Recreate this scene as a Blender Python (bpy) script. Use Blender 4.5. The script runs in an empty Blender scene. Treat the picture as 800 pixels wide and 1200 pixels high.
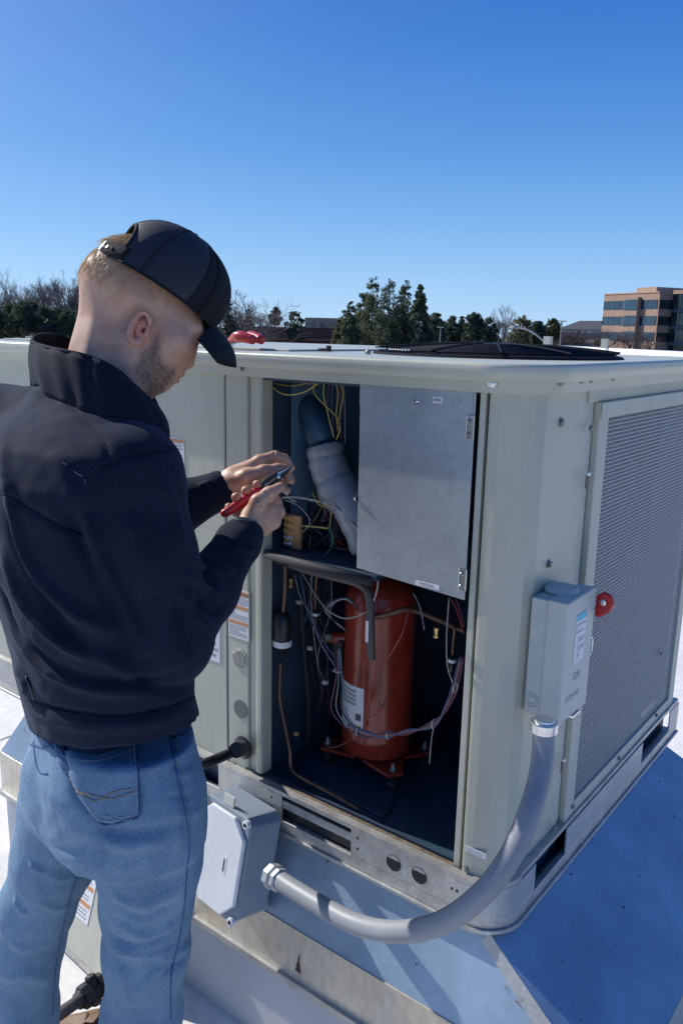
import bpy, math, random
import numpy as np
from mathutils import Vector, Matrix
from mathutils.bvhtree import BVHTree
random.seed(7); RNG = np.random.default_rng(7)
S = bpy.context.scene
COL = S.collection
A3 = lambda *a: np.array(a, float)
# ------------------------------------------------------------------ camera
FPX, YAW, PITCH, ROLL = 956.34, -0.6589, 0.2162, 0.0220
CAM = A3(0.5591, -1.2094, 0.9841)
def _basis():
    cy, sy, cp, sp = math.cos(YAW), math.sin(YAW), math.cos(PITCH), math.sin(PITCH)
    f = A3(sy*cp, cy*cp, -sp); r = A3(cy, -sy, 0); u = np.cross(r, f)
    return math.cos(ROLL)*r+math.sin(ROLL)*u, -math.sin(ROLL)*r+math.cos(ROLL)*u, f
CR, CU, CF = _basis()
cam = bpy.data.cameras.new('camera'); co = bpy.data.objects.new('camera', cam); COL.objects.link(co)
cam.sensor_fit = 'VERTICAL'; cam.sensor_height = 36; cam.lens = FPX/1200*36; cam.clip_start = .02; cam.clip_end = 6000
co.matrix_world = Matrix(((CR[0], CU[0], -CF[0], CAM[0]), (CR[1], CU[1], -CF[1], CAM[1]), (CR[2], CU[2], -CF[2], CAM[2]), (0, 0, 0, 1)))
S.camera = co
# ------------------------------------------------------------------ light
SUN = A3(-.955, -.10, .0); SUN /= np.linalg.norm(SUN); SUN_EL = math.radians(37)
sd = A3(SUN[0]*math.cos(SUN_EL), SUN[1]*math.cos(SUN_EL), math.sin(SUN_EL))
w = bpy.data.worlds.new('World'); S.world = w; w.use_nodes = True
nt = w.node_tree; bg = nt.nodes['Background']; sky = nt.nodes.new('ShaderNodeTexSky')
sky.sky_type = 'NISHITA'; sky.sun_disc = False; sky.sun_elevation = SUN_EL
sky.sun_rotation = math.atan2(SUN[0], SUN[1]); sky.air_density = 1.0; sky.dust_density = .15; sky.ozone_density = 2.6; sky.altitude = 200
tcw = nt.nodes.new('ShaderNodeTexCoord'); sep = nt.nodes.new('ShaderNodeSeparateXYZ'); nt.links.new(tcw.outputs['Generated'], sep.inputs[0])
ramp = nt.nodes.new('ShaderNodeValToRGB'); ramp.color_ramp.elements[0].position = 0; ramp.color_ramp.elements[1].position = 1     # clear-sky colour by height
for pos, c in ((0, (3.2, 5.0, 7.2)), (.05, (2.4, 4.3, 6.9)), (.12, (1.4, 3.25, 6.3)), (.20, (.68, 2.25, 5.5)), (.30, (.27, 1.5, 4.75)), (.34, (.19, 1.26, 4.45)), (.6, (.12, .75, 3.2)), (1, (.12, .55, 2.6))):
    e = ramp.color_ramp.elements[0] if pos == 0 else ramp.color_ramp.elements[-1] if pos == 1 else ramp.color_ramp.elements.new(pos)
    e.position = pos; e.color = (*[v/8 for v in c], 1)
nt.links.new(sep.outputs[2], ramp.inputs[0]); sc8 = nt.nodes.new('ShaderNodeVectorMath'); sc8.operation = 'SCALE'; sc8.inputs['Scale'].default_value = 8
nt.links.new(ramp.outputs[0], sc8.inputs[0]); mixs = nt.nodes.new('ShaderNodeMix'); mixs.data_type = 'RGBA'; mixs.inputs[0].default_value = .90
nt.links.new(sky.outputs[0], mixs.inputs[6]); nt.links.new(sc8.outputs[0], mixs.inputs[7]); vd = nt.nodes.new('ShaderNodeVectorMath'); vd.operation = 'DOT_PRODUCT'; vd.inputs[1].default_value = tuple(sd); nt.links.new(tcw.outputs['Generated'], vd.inputs[0])
pw_ = nt.nodes.new('ShaderNodeMath'); pw_.operation = 'POWER'; mx0 = nt.nodes.new('ShaderNodeMath'); mx0.operation = 'MAXIMUM'; mx0.inputs[1].default_value = 0; nt.links.new(vd.outputs['Value'], mx0.inputs[0]); nt.links.new(mx0.outputs[0], pw_.inputs[0]); pw_.inputs[1].default_value = 6
glow = nt.nodes.new('ShaderNodeVectorMath'); glow.operation = 'SCALE'; glow.inputs[0].default_value = (2.6, 3.0, 3.3); nt.links.new(pw_.outputs[0], glow.inputs['Scale'])      # brighter sky round the sun
addg = nt.nodes.new('ShaderNodeVectorMath'); nt.links.new(mixs.outputs[2], addg.inputs[0]); nt.links.new(glow.outputs[0], addg.inputs[1]); nt.links.new(addg.outputs[0], bg.inputs[0]); bg.inputs[1].default_value = .094
sl = bpy.data.lights.new('sun', 'SUN'); sl.energy = 3.4; sl.angle = math.radians(.53); sl.color = (1, .945, .87)
so = bpy.data.objects.new('sun', sl); COL.objects.link(so)
so.rotation_euler = Vector(sd).to_track_quat('Z', 'Y').to_euler()
S.view_settings.view_transform = 'Standard'; S.view_settings.look = 'None'
S.view_settings.exposure = 0.56; S.view_settings.gamma = 1
# ------------------------------------------------------------------ geometry helpers
def ray(px, py): return CF + CR*(px-400)/FPX - CU*(py-600)/FPX
def at(px, py, d): return CAM + ray(px, py)*d              # a place seen at px,py at depth d (metres)
def on(px, py, ax, val):
    d = ray(px, py); return CAM + d*((val-CAM[ax])/d[ax])
onx = lambda px, py, v=0.: on(px, py, 0, v)
ony = lambda px, py, v=0.: on(px, py, 1, v)
onz = lambda px, py, v=0.: on(px, py, 2, v)
nrm = lambda v: np.asarray(v, float)/np.linalg.norm(v)
WL = {}
def tag(o, label=None, cat=None, group=None, kind=None):
    for k, v in (('label', label), ('category', cat), ('group', group), ('kind', kind)):
        if v: o[k] = v
    return o
def empty(name, loc, label=None, cat=None, group=None):
    o = bpy.data.objects.new(name, None); COL.objects.link(o); o.location = Vector(loc); o.empty_display_size = .1
    WL[o.name] = A3(*loc); return tag(o, label, cat, group)
def wloc(o): return WL.get(o.name, A3(0, 0, 0)) if o else A3(0, 0, 0)
def link(name, me, mat, parent=None, label=None, smooth=False, bevel=0, kind=None, solid=0, off=None):
    if mat: me.materials.append(mat)
    if smooth: me.shade_smooth() if hasattr(me, 'shade_smooth') else [setattr(p, 'use_smooth', True) for p in me.polygons]
    o = bpy.data.objects.new(name, me); COL.objects.link(o)
    if parent: o.parent = parent
    WL[o.name] = wloc(parent)
    if off is not None:
        o.location = Vector(off)
        WL[o.name] = wloc(parent)+A3(*off)
    tag(o, label, kind=kind)
    if solid:
        m = o.modifiers.new('s', 'SOLIDIFY'); m.thickness = solid; m.offset = 0
    if bevel:
        m = o.modifiers.new('b', 'BEVEL'); m.width = bevel; m.segments = 2; m.limit_method = 'ANGLE'; m.angle_limit = math.radians(40)
    return o
class MB:
    def __init__(s): s.v = []; s.f = []; s.n = 0
    def add(s, V, F):
        V = np.asarray(V, float); s.v.append(V); s.f += [tuple(int(i)+s.n for i in f) for f in F]; s.n += len(V); return s
    def box(s, a, b):
        a, b = np.minimum(a, b), np.maximum(a, b)
        V = [(x, y, z) for z in (a[2], b[2]) for y in (a[1], b[1]) for x in (a[0], b[0])]
        return s.add(V, [(0, 2, 3, 1), (4, 5, 7, 6), (0, 1, 5, 4), (1, 3, 7, 5), (3, 2, 6, 7), (2, 0, 4, 6)])
    def obox(s, c, ex, ey, ez):                       # centre, three half vectors
        c, ex, ey, ez = map(lambda q: np.asarray(q, float), (c, ex, ey, ez))
        V = [c+i*ex+j*ey+k*ez for k in (-1, 1) for j in (-1, 1) for i in (-1, 1)]
        if np.dot(np.cross(ex, ey), ez) < 0:
            return s.add(V, [(0, 1, 3, 2), (4, 6, 7, 5), (0, 4, 5, 1), (1, 5, 7, 3), (3, 7, 6, 2), (2, 6, 4, 0)])
        return s.add(V, [(0, 2, 3, 1), (4, 5, 7, 6), (0, 1, 5, 4), (1, 3, 7, 5), (3, 2, 6, 7), (2, 0, 4, 6)])
    def tube(s, P, r, n=8, cap=True):
        P = np.asarray(P, float); m = len(P); R = np.full(m, r) if np.isscalar(r) else np.asarray(r, float)
        T = np.gradient(P, axis=0); T /= np.linalg.norm(T, axis=1)[:, None]+1e-12
        a = np.array([0, 0, 1.]) if abs(T[0][2]) < .9 else np.array([1., 0, 0])
        N = nrm(np.cross(T[0], a)); V = []
        for i in range(m):
            N = nrm(N-T[i]*(N@T[i])); B = np.cross(T[i], N)
            for k in range(n):
                t = 2*math.pi*k/n; V.append(P[i]+R[i]*(math.cos(t)*N+math.sin(t)*B))
        F = [(i*n+k, i*n+(k+1) % n, (i+1)*n+(k+1) % n, (i+1)*n+k) for i in range(m-1) for k in range(n)]
        if cap: F += [tuple(range(n))[::-1], tuple((m-1)*n+k for k in range(n))]
        return s.add(V, F)
    def cyl(s, a, b, r, n=20, r2=None): return s.tube([a, b], [r, r if r2 is None else r2], n)
    def lathe(s, c, ax, prof, n=24):                  # prof: (distance along axis, radius)
        ax = nrm(ax); return s.tube_ax(c, ax, prof, n)
    def tube_ax(s, c, ax, prof, n):
        a = np.array([0, 0, 1.]) if abs(ax[2]) < .9 else np.array([1., 0, 0])
        N = nrm(np.cross(ax, a)); B = np.cross(ax, N); V = []
        for h, r in prof:
            for k in range(n):
                t = 2*math.pi*k/n; V.append(np.asarray(c)+ax*h+r*(math.cos(t)*N+math.sin(t)*B))
        m = len(prof)
        F = [(i*n+k, i*n+(k+1) % n, (i+1)*n+(k+1) % n, (i+1)*n+k) for i in range(m-1) for k in range(n)]
        F += [tuple(range(n))[::-1], tuple((m-1)*n+k for k in range(n))]
        return s.add(V, F)
    def prism(s, poly, d):                            # planar polygon (3D pts) extruded by vector d
        poly = [np.asarray(p, float) for p in poly]; n = len(poly); d = np.asarray(d, float)
        nn = np.zeros(3)
        for i in range(n): nn += np.cross(poly[i], poly[(i+1) % n])
        if nn@d < 0: poly = poly[::-1]
        V = poly+[p+d for p in poly]
        return s.add(V, [tuple(range(n))[::-1], tuple(n+i for i in range(n))]+[(i, (i+1) % n, n+(i+1) % n, n+i) for i in range(n)])
    def mesh(s, name, parent=None):
        V = np.concatenate(s.v)-wloc(parent)
        me = bpy.data.meshes.new(name); me.from_pydata(V.tolist(), [], s.f); me.update(); return me
    def build(s, name, mat, parent=None, **k): return link(name, s.mesh(name, parent), mat, parent, **k)
def spline(P, n=6):
    P = np.asarray(P, float); Q = np.vstack([2*P[0]-P[1], P, 2*P[-1]-P[-2]]); out = []
    for i in range(1, len(Q)-2):
        for t in np.arange(n)/n:
            a, b, c, d = Q[i-1:i+3]
            out.append(.5*((2*b)+(-a+c)*t+(2*a-5*b+4*c-d)*t*t+(-a+3*b-3*c+d)*t**3))
    out.append(P[-1]); return np.array(out)
# ------------------------------------------------------------------ materials
def mat(name, col, rough=.6, metal=0, var=.0, vscale=8., bump=0., bscale=200., spec=.5, col2=None, stretch=None, fine=0., fscale=400, bdist=.002, sss=0, coat=0, world=False):
    m = bpy.data.materials.new(name); m.use_nodes = True; n = m.node_tree; b = n.nodes['Principled BSDF']
    b.inputs['Roughness'].default_value = rough; b.inputs['Metallic'].default_value = metal
    b.inputs['Specular IOR Level'].default_value = spec; b.inputs['Base Color'].default_value = (*col, 1)
    if coat: b.inputs['Coat Weight'].default_value = coat; b.inputs['Coat Roughness'].default_value = .15
    if sss: b.inputs['Subsurface Weight'].default_value = sss; b.inputs['Subsurface Radius'].default_value = (.012, .005, .003); b.inputs['Subsurface Scale'].default_value = .6
    tc = n.nodes.new('ShaderNodeTexCoord'); mp = n.nodes.new('ShaderNodeMapping'); n.links.new(tc.outputs['Object'], mp.inputs[0])
    if stretch: mp.inputs['Scale'].default_value = stretch
    last = None
    if var or col2:
        t = n.nodes.new('ShaderNodeTexNoise'); t.inputs['Scale'].default_value = vscale; t.inputs['Detail'].default_value = 7; t.inputs['Roughness'].default_value = .65
        n.links.new(mp.outputs[0], t.inputs[0])
        r = n.nodes.new('ShaderNodeValToRGB'); r.color_ramp.elements[0].position = .3; r.color_ramp.elements[1].position = .7
        c2 = col2 if col2 else [min(1, c*(1+var)) for c in col]
        c1 = col if col2 else [c*(1-var) for c in col]
        r.color_ramp.elements[0].color = (*c1, 1); r.color_ramp.elements[1].color = (*c2, 1)
        n.links.new(t.outputs[0], r.inputs[0]); last = r.outputs[0]
        if rough > .15:
            mr = n.nodes.new('ShaderNodeMapRange'); mr.inputs[3].default_value = rough*.85; mr.inputs[4].default_value = min(1, rough*1.15)
            n.links.new(t.outputs[0], mr.inputs[0]); n.links.new(mr.outputs[0], b.inputs['Roughness'])
    if fine:
        t2 = n.nodes.new('ShaderNodeTexNoise'); t2.inputs['Scale'].default_value = fscale; t2.inputs['Detail'].default_value = 4
        n.links.new(mp.outputs[0], t2.inputs[0]); mx = n.nodes.new('ShaderNodeMix'); mx.data_type = 'RGBA'; mx.blend_type = 'MULTIPLY'; mx.inputs[0].default_value = 1
        r2 = n.nodes.new('ShaderNodeMapRange'); r2.inputs[1].default_value = .3; r2.inputs[2].default_value = .7; r2.inputs[3].default_value = 1-fine; r2.inputs[4].default_value = 1+fine
        n.links.new(t2.outputs[0], r2.inputs[0]); n.links.new(r2.outputs[0], mx.inputs[7])
        if last: n.links.new(last, mx.inputs[6])
        else: mx.inputs[6].default_value = (*col, 1)
        last = mx.outputs[2]
    if last: n.links.new(last, b.inputs['Base Color'])
    if bump:
        t3 = n.nodes.new('ShaderNodeTexNoise'); t3.inputs['Scale'].default_value = bscale; t3.inputs['Detail'].default_value = 4
        n.links.new(mp.outputs[0], t3.inputs[0]); bp = n.nodes.new('ShaderNodeBump'); bp.inputs['Strength'].default_value = bump; bp.inputs['Distance'].default_value = bdist
        n.links.new(t3.outputs[0], bp.inputs['Height']); n.links.new(bp.outputs[0], b.inputs['Normal'])
    return m
M = {}
M['paint'] = mat('cabinet_paint', (.50, .50, .39), .38, 0, .09, 5, .06, 900, fine=.03, stretch=(2.2, 2.2, .35))
M['paint_old'] = mat('weathered_cabinet_paint', (.54, .54, .435), .5, 0, .10, 9, .08, 500, fine=.05)
M['lid'] = mat('lid_paint', (.51, .515, .41), .34, 0, .06, 5, .05, 500)
M['galv'] = mat('galvanised_sheet', (.44, .48, .49), .44, .55, .12, 9, .05, 300, fine=.07, fscale=120)
M['galv_dull'] = mat('dull_galvanised_sheet', (.50, .50, .48), .5, .7, .2, 22, .08, 200, fine=.12, fscale=150)
M['adapter'] = mat('curb_adapter_sheet', (.30, .40, .50), .40, .38, .22, 6, .05, 200, fine=.05, fscale=160)
M['band'] = mat('sun_streaked_flashing_metal', (.70, .68, .60), .42, .45, .0, 9, .06, 200, col2=(.68, .58, .42), stretch=(1, 1, .35), fine=.12, fscale=60)  # second colour puts the warm streaks of sunlight into the band
M['curbwall'] = mat('curb_wall_membrane', (.52, .54, .56), .7, 0, .08, 6, .15, 90)
M['roof'] = mat('white_roof_membrane', (.74, .73, .69), .75, 0, .10, 1.6, .15, 60, fine=.08, fscale=30)
M['dark'] = mat('shade_dark_sheet', (.035, .060, .095), .5, .1, .3, 9, .05, 100)  # interior shade put into the sheet metal's dark colour
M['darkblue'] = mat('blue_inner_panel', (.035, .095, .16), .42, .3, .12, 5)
M['black'] = mat('black_plastic', (.012, .014, .018), .42, 0, .2, 30)
M['blackiron'] = mat('black_iron', (.022, .022, .026), .45, .4, .3, 40, .2, 200)
M['rubber'] = mat('pipe_insulation_foam', (.03, .032, .036), .75, 0, .2, 40, .3, 300)
M['suction'] = mat('grey_brown_pipe_sleeve', (.085, .075, .07), .55, 0, .2, 40, .2, 300)
M['copper'] = mat('tarnished_copper', (.17, .105, .075), .48, .85, .35, 50)
M['brass'] = mat('brass', (.62, .45, .20), .35, .9, .2, 60)
M['steel'] = mat('bright_steel', (.72, .72, .72), .25, 1, .1, 80)
M['screw'] = mat('screw_steel', (.30, .30, .28), .4, .9, .2, 200)
M['orange'] = mat('red_orange_compressor_paint', (.32, .038, .019), .25, 0, .28, 9, .12, 160, fine=.12, fscale=60, coat=.3)
M['tag'] = mat('sticker_white', (.78, .78, .77), .5, 0, .03, 30)
M['tagorange'] = mat('sticker_orange', (.62, .30, .13), .5)
M['ink'] = mat('sticker_ink', (.10, .10, .12), .6)
M['greyink'] = mat('sticker_text_grey', (.33, .34, .37), .6)
M['yellow'] = mat('sticker_yellow', (.75, .60, .05), .5)
M['cyan'] = mat('sticker_cyan', (.06, .50, .68), .5)
M['redink'] = mat('red_ink', (.65, .06, .04), .5)
M['conduit'] = mat('grey_pvc_conduit', (.27, .29, .31), .48, 0, .08, 10, .04, 300)
M['switchbox'] = mat('grey_enamel_box', (.49, .52, .48), .42, 0, .05, 14, .05, 400)
M['alu'] = mat('cast_aluminium', (.76, .79, .82), .45, .2, .06, 12, .08, 300)
M['redplastic'] = mat('red_plastic', (.52, .02, .02), .35, 0, .1, 30, coat=.3)
M['foam'] = mat('grey_wrapped_duct', (.30, .32, .33), .32, 0, .12, 25, .5, 45, bdist=.004)
M['coil'] = mat('coil_fins', (.030, .036, .048), .5, .3, .2, 20)
M['mesh'] = mat('perforated_sheet_paint', (.43, .46, .47), .45, .1, .05, 10)
M['fanblack'] = mat('black_fan_wire', (.010, .013, .022), .8, 0, .1, 20, spec=.12)
M['board'] = mat('tan_terminal_board', (.56, .29, .13), .5, 0, .15, 40)
for k, c in dict(w_yellow=(.42, .37, .10), w_purple=(.15, .04, .09), w_white=(.42, .42, .40), w_blue=(.07, .10, .20), w_red=(.40, .03, .03), w_black=(.015, .015, .018), w_green=(.04, .16, .10), w_grey=(.22, .23, .25)).items():
    M[k] = mat(k.replace('w_', 'wire_'), c, .4)
M['skin'] = mat('skin', (.50, .27, .165), .46, 0, .0, 55, .5, 900, col2=(.62, .385, .265), sss=.10, bdist=.0005, fine=.07, fscale=500)
M['jacket'] = mat('navy_fleece', (.011, .016, .031), .93, 0, .22, 18, .6, 500, spec=.18, fine=.35, fscale=420, bdist=.001)
M['collar'] = mat('navy_ribbed_collar', (.009, .012, .022), .9, 0, .1, 30, .5, 700, spec=.2, bdist=.001)
M['cap'] = mat('black_cap_twill', (.008, .009, .014), .8, 0, .15, 60, .5, 1200, spec=.3, bdist=.0008)
M['capmesh'] = mat('black_cap_mesh', (.014, .016, .024), .6, 0, .15, 60, .3, 1500, spec=.5)
M['hair'] = mat('blond_hair', (.80, .58, .32), .45, 0, .3, 90)
M['beard'] = mat('brown_beard_hair', (.22, .135, .085), .55, 0, .4, 90)
M['leather'] = mat('brown_leather', (.16, .09, .05), .6, 0, .25, 20, .3, 120)
M['stitch'] = mat('pale_denim_thread', (.36, .38, .38), .8)
M['stitch_tan'] = mat('tan_thread', (.30, .20, .10), .8)
def denim():
    m = mat('blue_denim', (.10, .185, .275), .85, 0, .0, 9, .35, 900, spec=.25, col2=(.20, .305, .41), fine=.25, fscale=500, stretch=(1, 1, .45), bdist=.0008)
    return m
M['denim'] = denim()
for k_, w_ in (('jacket', .13), ('collar', .08), ('denim', .08)):
    b_ = M[k_].node_tree.nodes['Principled BSDF']; b_.inputs['Sheen Weight'].default_value = w_; b_.inputs['Sheen Roughness'].default_value = .4; b_.inputs['Sheen Tint'].default_value = (.35, .45, .7, 1)
M['denim_dark'] = mat('faded_dark_denim', (.07, .13, .26), .85, 0, .2, 12, .35, 900, spec=.25, fine=.1, fscale=600)
def beard_skin():       # stubble colour stays on the skin where the attribute says hair grows
    m = M['skin']; n = m.node_tree; b = n.nodes['Principled BSDF']; src = b.inputs['Base Color'].links[0].from_socket
    a = n.nodes.new('ShaderNodeAttribute'); a.attribute_name = 'stubble'; mx = n.nodes.new('ShaderNodeMix'); mx.data_type = 'RGBA'
    a2 = n.nodes.new('ShaderNodeAttribute'); a2.attribute_name = 'blush'; mx2 = n.nodes.new('ShaderNodeMix'); mx2.data_type = 'RGBA'
    n.links.new(a2.outputs['Fac'], mx2.inputs[0]); n.links.new(src, mx2.inputs[6]); mx2.inputs[7].default_value = (.60, .20, .14, 1)
    tx = n.nodes.new('ShaderNodeTexNoise'); tx.inputs['Scale'].default_value = 260; tx.inputs['Detail'].default_value = 3
    mr = n.nodes.new('ShaderNodeMapRange'); mr.inputs[1].default_value = .35; mr.inputs[2].default_value = .65; mr.inputs[3].default_value = .65; mr.inputs[4].default_value = .95
    mu = n.nodes.new('ShaderNodeMath'); mu.operation = 'MULTIPLY'; mu.use_clamp = True
    n.links.new(tx.outputs[0], mr.inputs[0]); n.links.new(a.outputs['Fac'], mu.inputs[0]); n.links.new(mr.outputs[0], mu.inputs[1])
    n.links.new(mu.outputs[0], mx.inputs[0]); n.links.new(mx2.outputs[2], mx.inputs[6]); mx.inputs[7].default_value = (.20, .13, .09, 1)
    n.links.new(mx.outputs[2], b.inputs['Base Color'])
beard_skin()
ZR = -.62                                                # roof membrane level; z = 0 is the top of the unit's base rail
# =================================================================== ROOF, GROUND
YB = -.061                                               # plane of the curb's front flashing
TILE = 0
mb = MB(); mb.box((-18, -14, ZR-.25), (7, 21.5, ZR)); mb.build('roof', M['roof'], kind='structure')
# membrane lap seams
for i, x in enumerate((-6.3, -4.1, -2.35)):
    mb = MB(); mb.box((x, -14, ZR), (x+.05, 21, ZR+.004)); mb.build('membrane_seam', M['roof'], kind='structure')
def gz(d): t = min(1, max(0, (d-60)/160)); t = t*t*(3-2*t); return -5.8+(5.8-2.6)*t
def ground():
    V = []; F = []; rings = [4, 15, 30, 60, 90, 120, 160, 200, 240, 320, 500, 1000, 2500, 4500]; n = 48
    for r in rings:
        for k in range(n):
            t = 2*math.pi*k/n; V.append((CAM[0]+r*math.cos(t), CAM[1]+r*math.sin(t), gz(r)))
    for i in range(len(rings)-1):
        for k in range(n): F.append((i*n+k, i*n+(k+1) % n, (i+1)*n+(k+1) % n, (i+1)*n+k))
    mb = MB(); mb.add(V, F)
    mb.build('ground', mat('winter_ground', (.10, .095, .07), .95, 0, .0, .03, col2=(.16, .15, .12), fine=.2, fscale=.5), kind='structure', smooth=True)
ground()
# =================================================================== CURB AND ADAPTER
ZA = -.09                                                # underside of the unit's base
cb = empty('roof_curb', (-.6, .4, ZR), 'blue-grey sloped metal curb adapter with stained, sun-streaked flashing band under the rooftop unit', 'roof curb')
xl, xr0 = -1.6, .28
yf, zf = YB, -.263
Xb, Yb2 = .28, 1.05                                       # lower outline right, back
TLn, TRn, TRf, TLf = A3(-1.50, 0, ZA), A3(-.01, 0, ZA), A3(0, .957, ZA), A3(-1.5, .957, ZA)
BLn, BRn, BRf, BLf = A3(xl, yf, zf), A3(.27, yf, zf), A3(.27, 1.04, zf), A3(xl, 1.04, zf)
def quadslab(name, pts, m, th, parent, **k):
    p = [A3(*q) for q in pts]; nn = nrm(np.cross(p[1]-p[0], p[2]-p[0])); mb = MB(); mb.prism(p, -nn*th); return mb.build(name, m, parent, **k)
quadslab('front_slope', [BLn, BRn, TRn, TLn], M['adapter'], .003, cb)
quadslab('right_slope', [BRn, BRf, TRf, TRn], M['adapter'], .003, cb)
quadslab('back_slope', [BRf, BLf, TLf, TRf], M['adapter'], .003, cb)
quadslab('left_slope', [BLf, BLn, TLn, TLf], M['adapter'], .003, cb)
# folded lap flange along the near hip
h0, h1 = TRn, BRn
d = nrm(h1-h0); sidev = nrm(np.cross(d, nrm(np.cross(BRn-TRn, BLn-TRn))));
if sidev[0] > 0: sidev = -sidev
nf = nrm(np.cross(BRn-BLn, TRn-BLn)); nf = nf if nf[1] < 0 else -nf
mb = MB(); mb.prism([h0+nf*.001, h1+nf*.001, h1+nf*.001+sidev*.036, h0+nf*.001+sidev*.022], nf*.003); mb.build('hip_flange', M['galv_dull'], cb)
# flashing band (vertical) with rolled lower lip, then curb wall
def ringband(name, x0, x1, y0, y1, za, zb, th, m):
    mb = MB(); mb.box((x0, y0, zb), (x1, y0+th, za)); mb.box((x0, y1-th, zb), (x1, y1, za)); mb.box((x0, y0+th+.0002, zb), (x0+th, y1-th-.0002, za)); mb.box((x1-th, y0+th+.0002, zb), (x1, y1-th-.0002, za)); return mb.build(name, m, cb)
ringband('flashing_band', xl-.001, .271, yf-.003, 1.043, zf+.001, -.386, .004, M['band'])
ringband('drip_lip', xl-.008, .278, yf-.012, 1.05, -.3862, -.400, .010, M['galv_dull'])
mb = MB(); mb.box((xl+.006, yf+.004, ZR), (.264, 1.036, -.388)); mb.build('curb_wall', M['curbwall'], cb)
mb = MB(); mb.box((xl-.10, yf-.11, ZR+.0), (.37, 1.14, ZR+.006)); mb.build('base_flashing', M['roof'], cb)
# stain on the band
sp = ony(349, 1133, YB-.0035); mb = MB(); pts = [sp+A3(dx, 0, dz) for dx, dz in ((-.007, -.012), (.008, -.014), (.006, .002), (.003, .016), (.005, .034), (.002, .030), (-.001, .014), (-.004, .004))]
mb.prism(pts, (0, -.0006, 0)); mb.build('rust_stain', mat('rust_stain', (.08, .045, .03), .8, 0, .3, 60), cb)
def debris():
    mb = MB()
    for i in range(60):
        t, s = RNG.random(), RNG.random()
        p = (BRn*(1-s)+TRn*s)*(1-t)+(BRf*(1-s)+TRf*s)*t if i % 2 else (BRn*(1-s)+TRn*s)*(1-t)+(BLn*(1-s)+TLn*s)*t
        n2 = A3(.5, 0, .87) if i % 2 else nf
        a = RNG.random()*6; r = .0015+.003*RNG.random()**3
        mb.obox(p+n2*.0015, A3(math.cos(a), math.sin(a), 0)*r, A3(-math.sin(a), math.cos(a), 0)*r*.4, n2*.0007)
    mb.build('grit', M['leather'], cb, kind='stuff')
debris()
# =================================================================== ROOFTOP UNIT
XL, D, H = -1.85, 1.02, .90
unit = empty('rooftop_air_conditioner', (-.9, .5, ZA), 'large beige-grey packaged rooftop air conditioner standing open on the metal curb', 'air conditioner')
JX = -.096; OX = -.585; SX = -.692                       # right jamb, opening left edge, panel seam
def slab(name, a, b, m, bevel=.0, parent=unit, **k): mb = MB(); mb.box(a, b); return mb.build(name, m, parent, bevel=bevel, **k)
# lid: rounded plan outline, top, fascia, drip lip
def outline(o, rc, n=6):
    x0, x1, y0, y1 = XL-o, .0+o, -o, D+o; P = []
    for cx, cy, a0 in ((x1-rc, y0+rc, -90), (x1-rc, y1-rc, 0), (x0+rc, y1-rc, 90), (x0+rc, y0+rc, 180)):
        for k in range(n+1):
            a = math.radians(a0+90*k/n); P.append((cx+rc*math.cos(a), cy+rc*math.sin(a)))
    return P
def lofted(name, rings, m, parent, smooth=False, captop=True, capbot=True, **k):
    n = len(rings[0][1]); V = []; F = []
    for z, P in rings: V += [(p[0], p[1], z) for p in P]
    for i in range(len(rings)-1):
        for j in range(n): F.append((i*n+j, i*n+(j+1) % n, (i+1)*n+(j+1) % n, (i+1)*n+j))
    if capbot: F.append(tuple(range(n))[::-1])
    if captop: F.append(tuple((len(rings)-1)*n+j for j in range(n)))
    mb = MB(); mb.add(V, F); return mb.build(name, m, parent, **k)
RC = .085
lid = lofted('lid', [(H+.0125, outline(.014, RC+.014, 10)), (H+.013, outline(.028, RC+.028, 10)), (H+.037, outline(.029, RC+.029, 10)), (H+.0410, outline(.0265, RC+.0265, 10)), (H+.0425, outline(.020, RC+.020, 10))], M['lid'], unit)
for p in lid.data.polygons:
    if len(p.vertices) == 4: p.use_smooth = True
lofted('lid_flange', [(H-.006, outline(.016, RC+.016, 10)), (H+.0124, outline(.018, RC+.018, 10))], M['lid'], lid)
# raised centre field on the lid
mb = MB(); mb.box((XL+.1, .12, H+.0426), (-.62, D-.1, H+.0470)); mb.build('lid_field', M['lid'], lid, bevel=.003)
def screw(parent, p, n, r=.006, m=None):
    n = nrm(n); mb = MB(); mb.lathe(p, n, [(0, r*1.5), (.001, r*1.5), (.0012, r), (.0045, r*.95), (.0055, r*.6)], 8); return mb.build('screw', m or M['screw'], parent)
for q in ((576, 449),): screw(unit, ony(*q, -.017), (0, -1, 0), .006, M['steel'])
for q in ((657, 448), (680, 446), (691, 445), (717, 443)): screw(unit, onx(*q, .017), (1, 0, 0), .0045)
for q in ((283, 431),): screw(unit, ony(*q, -.017), (0, -1, 0))
# end and left front panels
slab('front_panel', (-1.27, .0, .0), (SX-.0035, .02, H-.004), M['paint'], .002)
slab('front_panel', (XL, .0, .0), (-1.277, .02, H-.004), M['paint'], .002)
slab('end_panel', (XL, .021, .0), (XL+.02, D-.021, H-.004), M['paint'], .002)
slab('back_panel', (XL+.021, D-.02, .0), (-.02, D, H-.004), M['paint'], .002)
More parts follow.
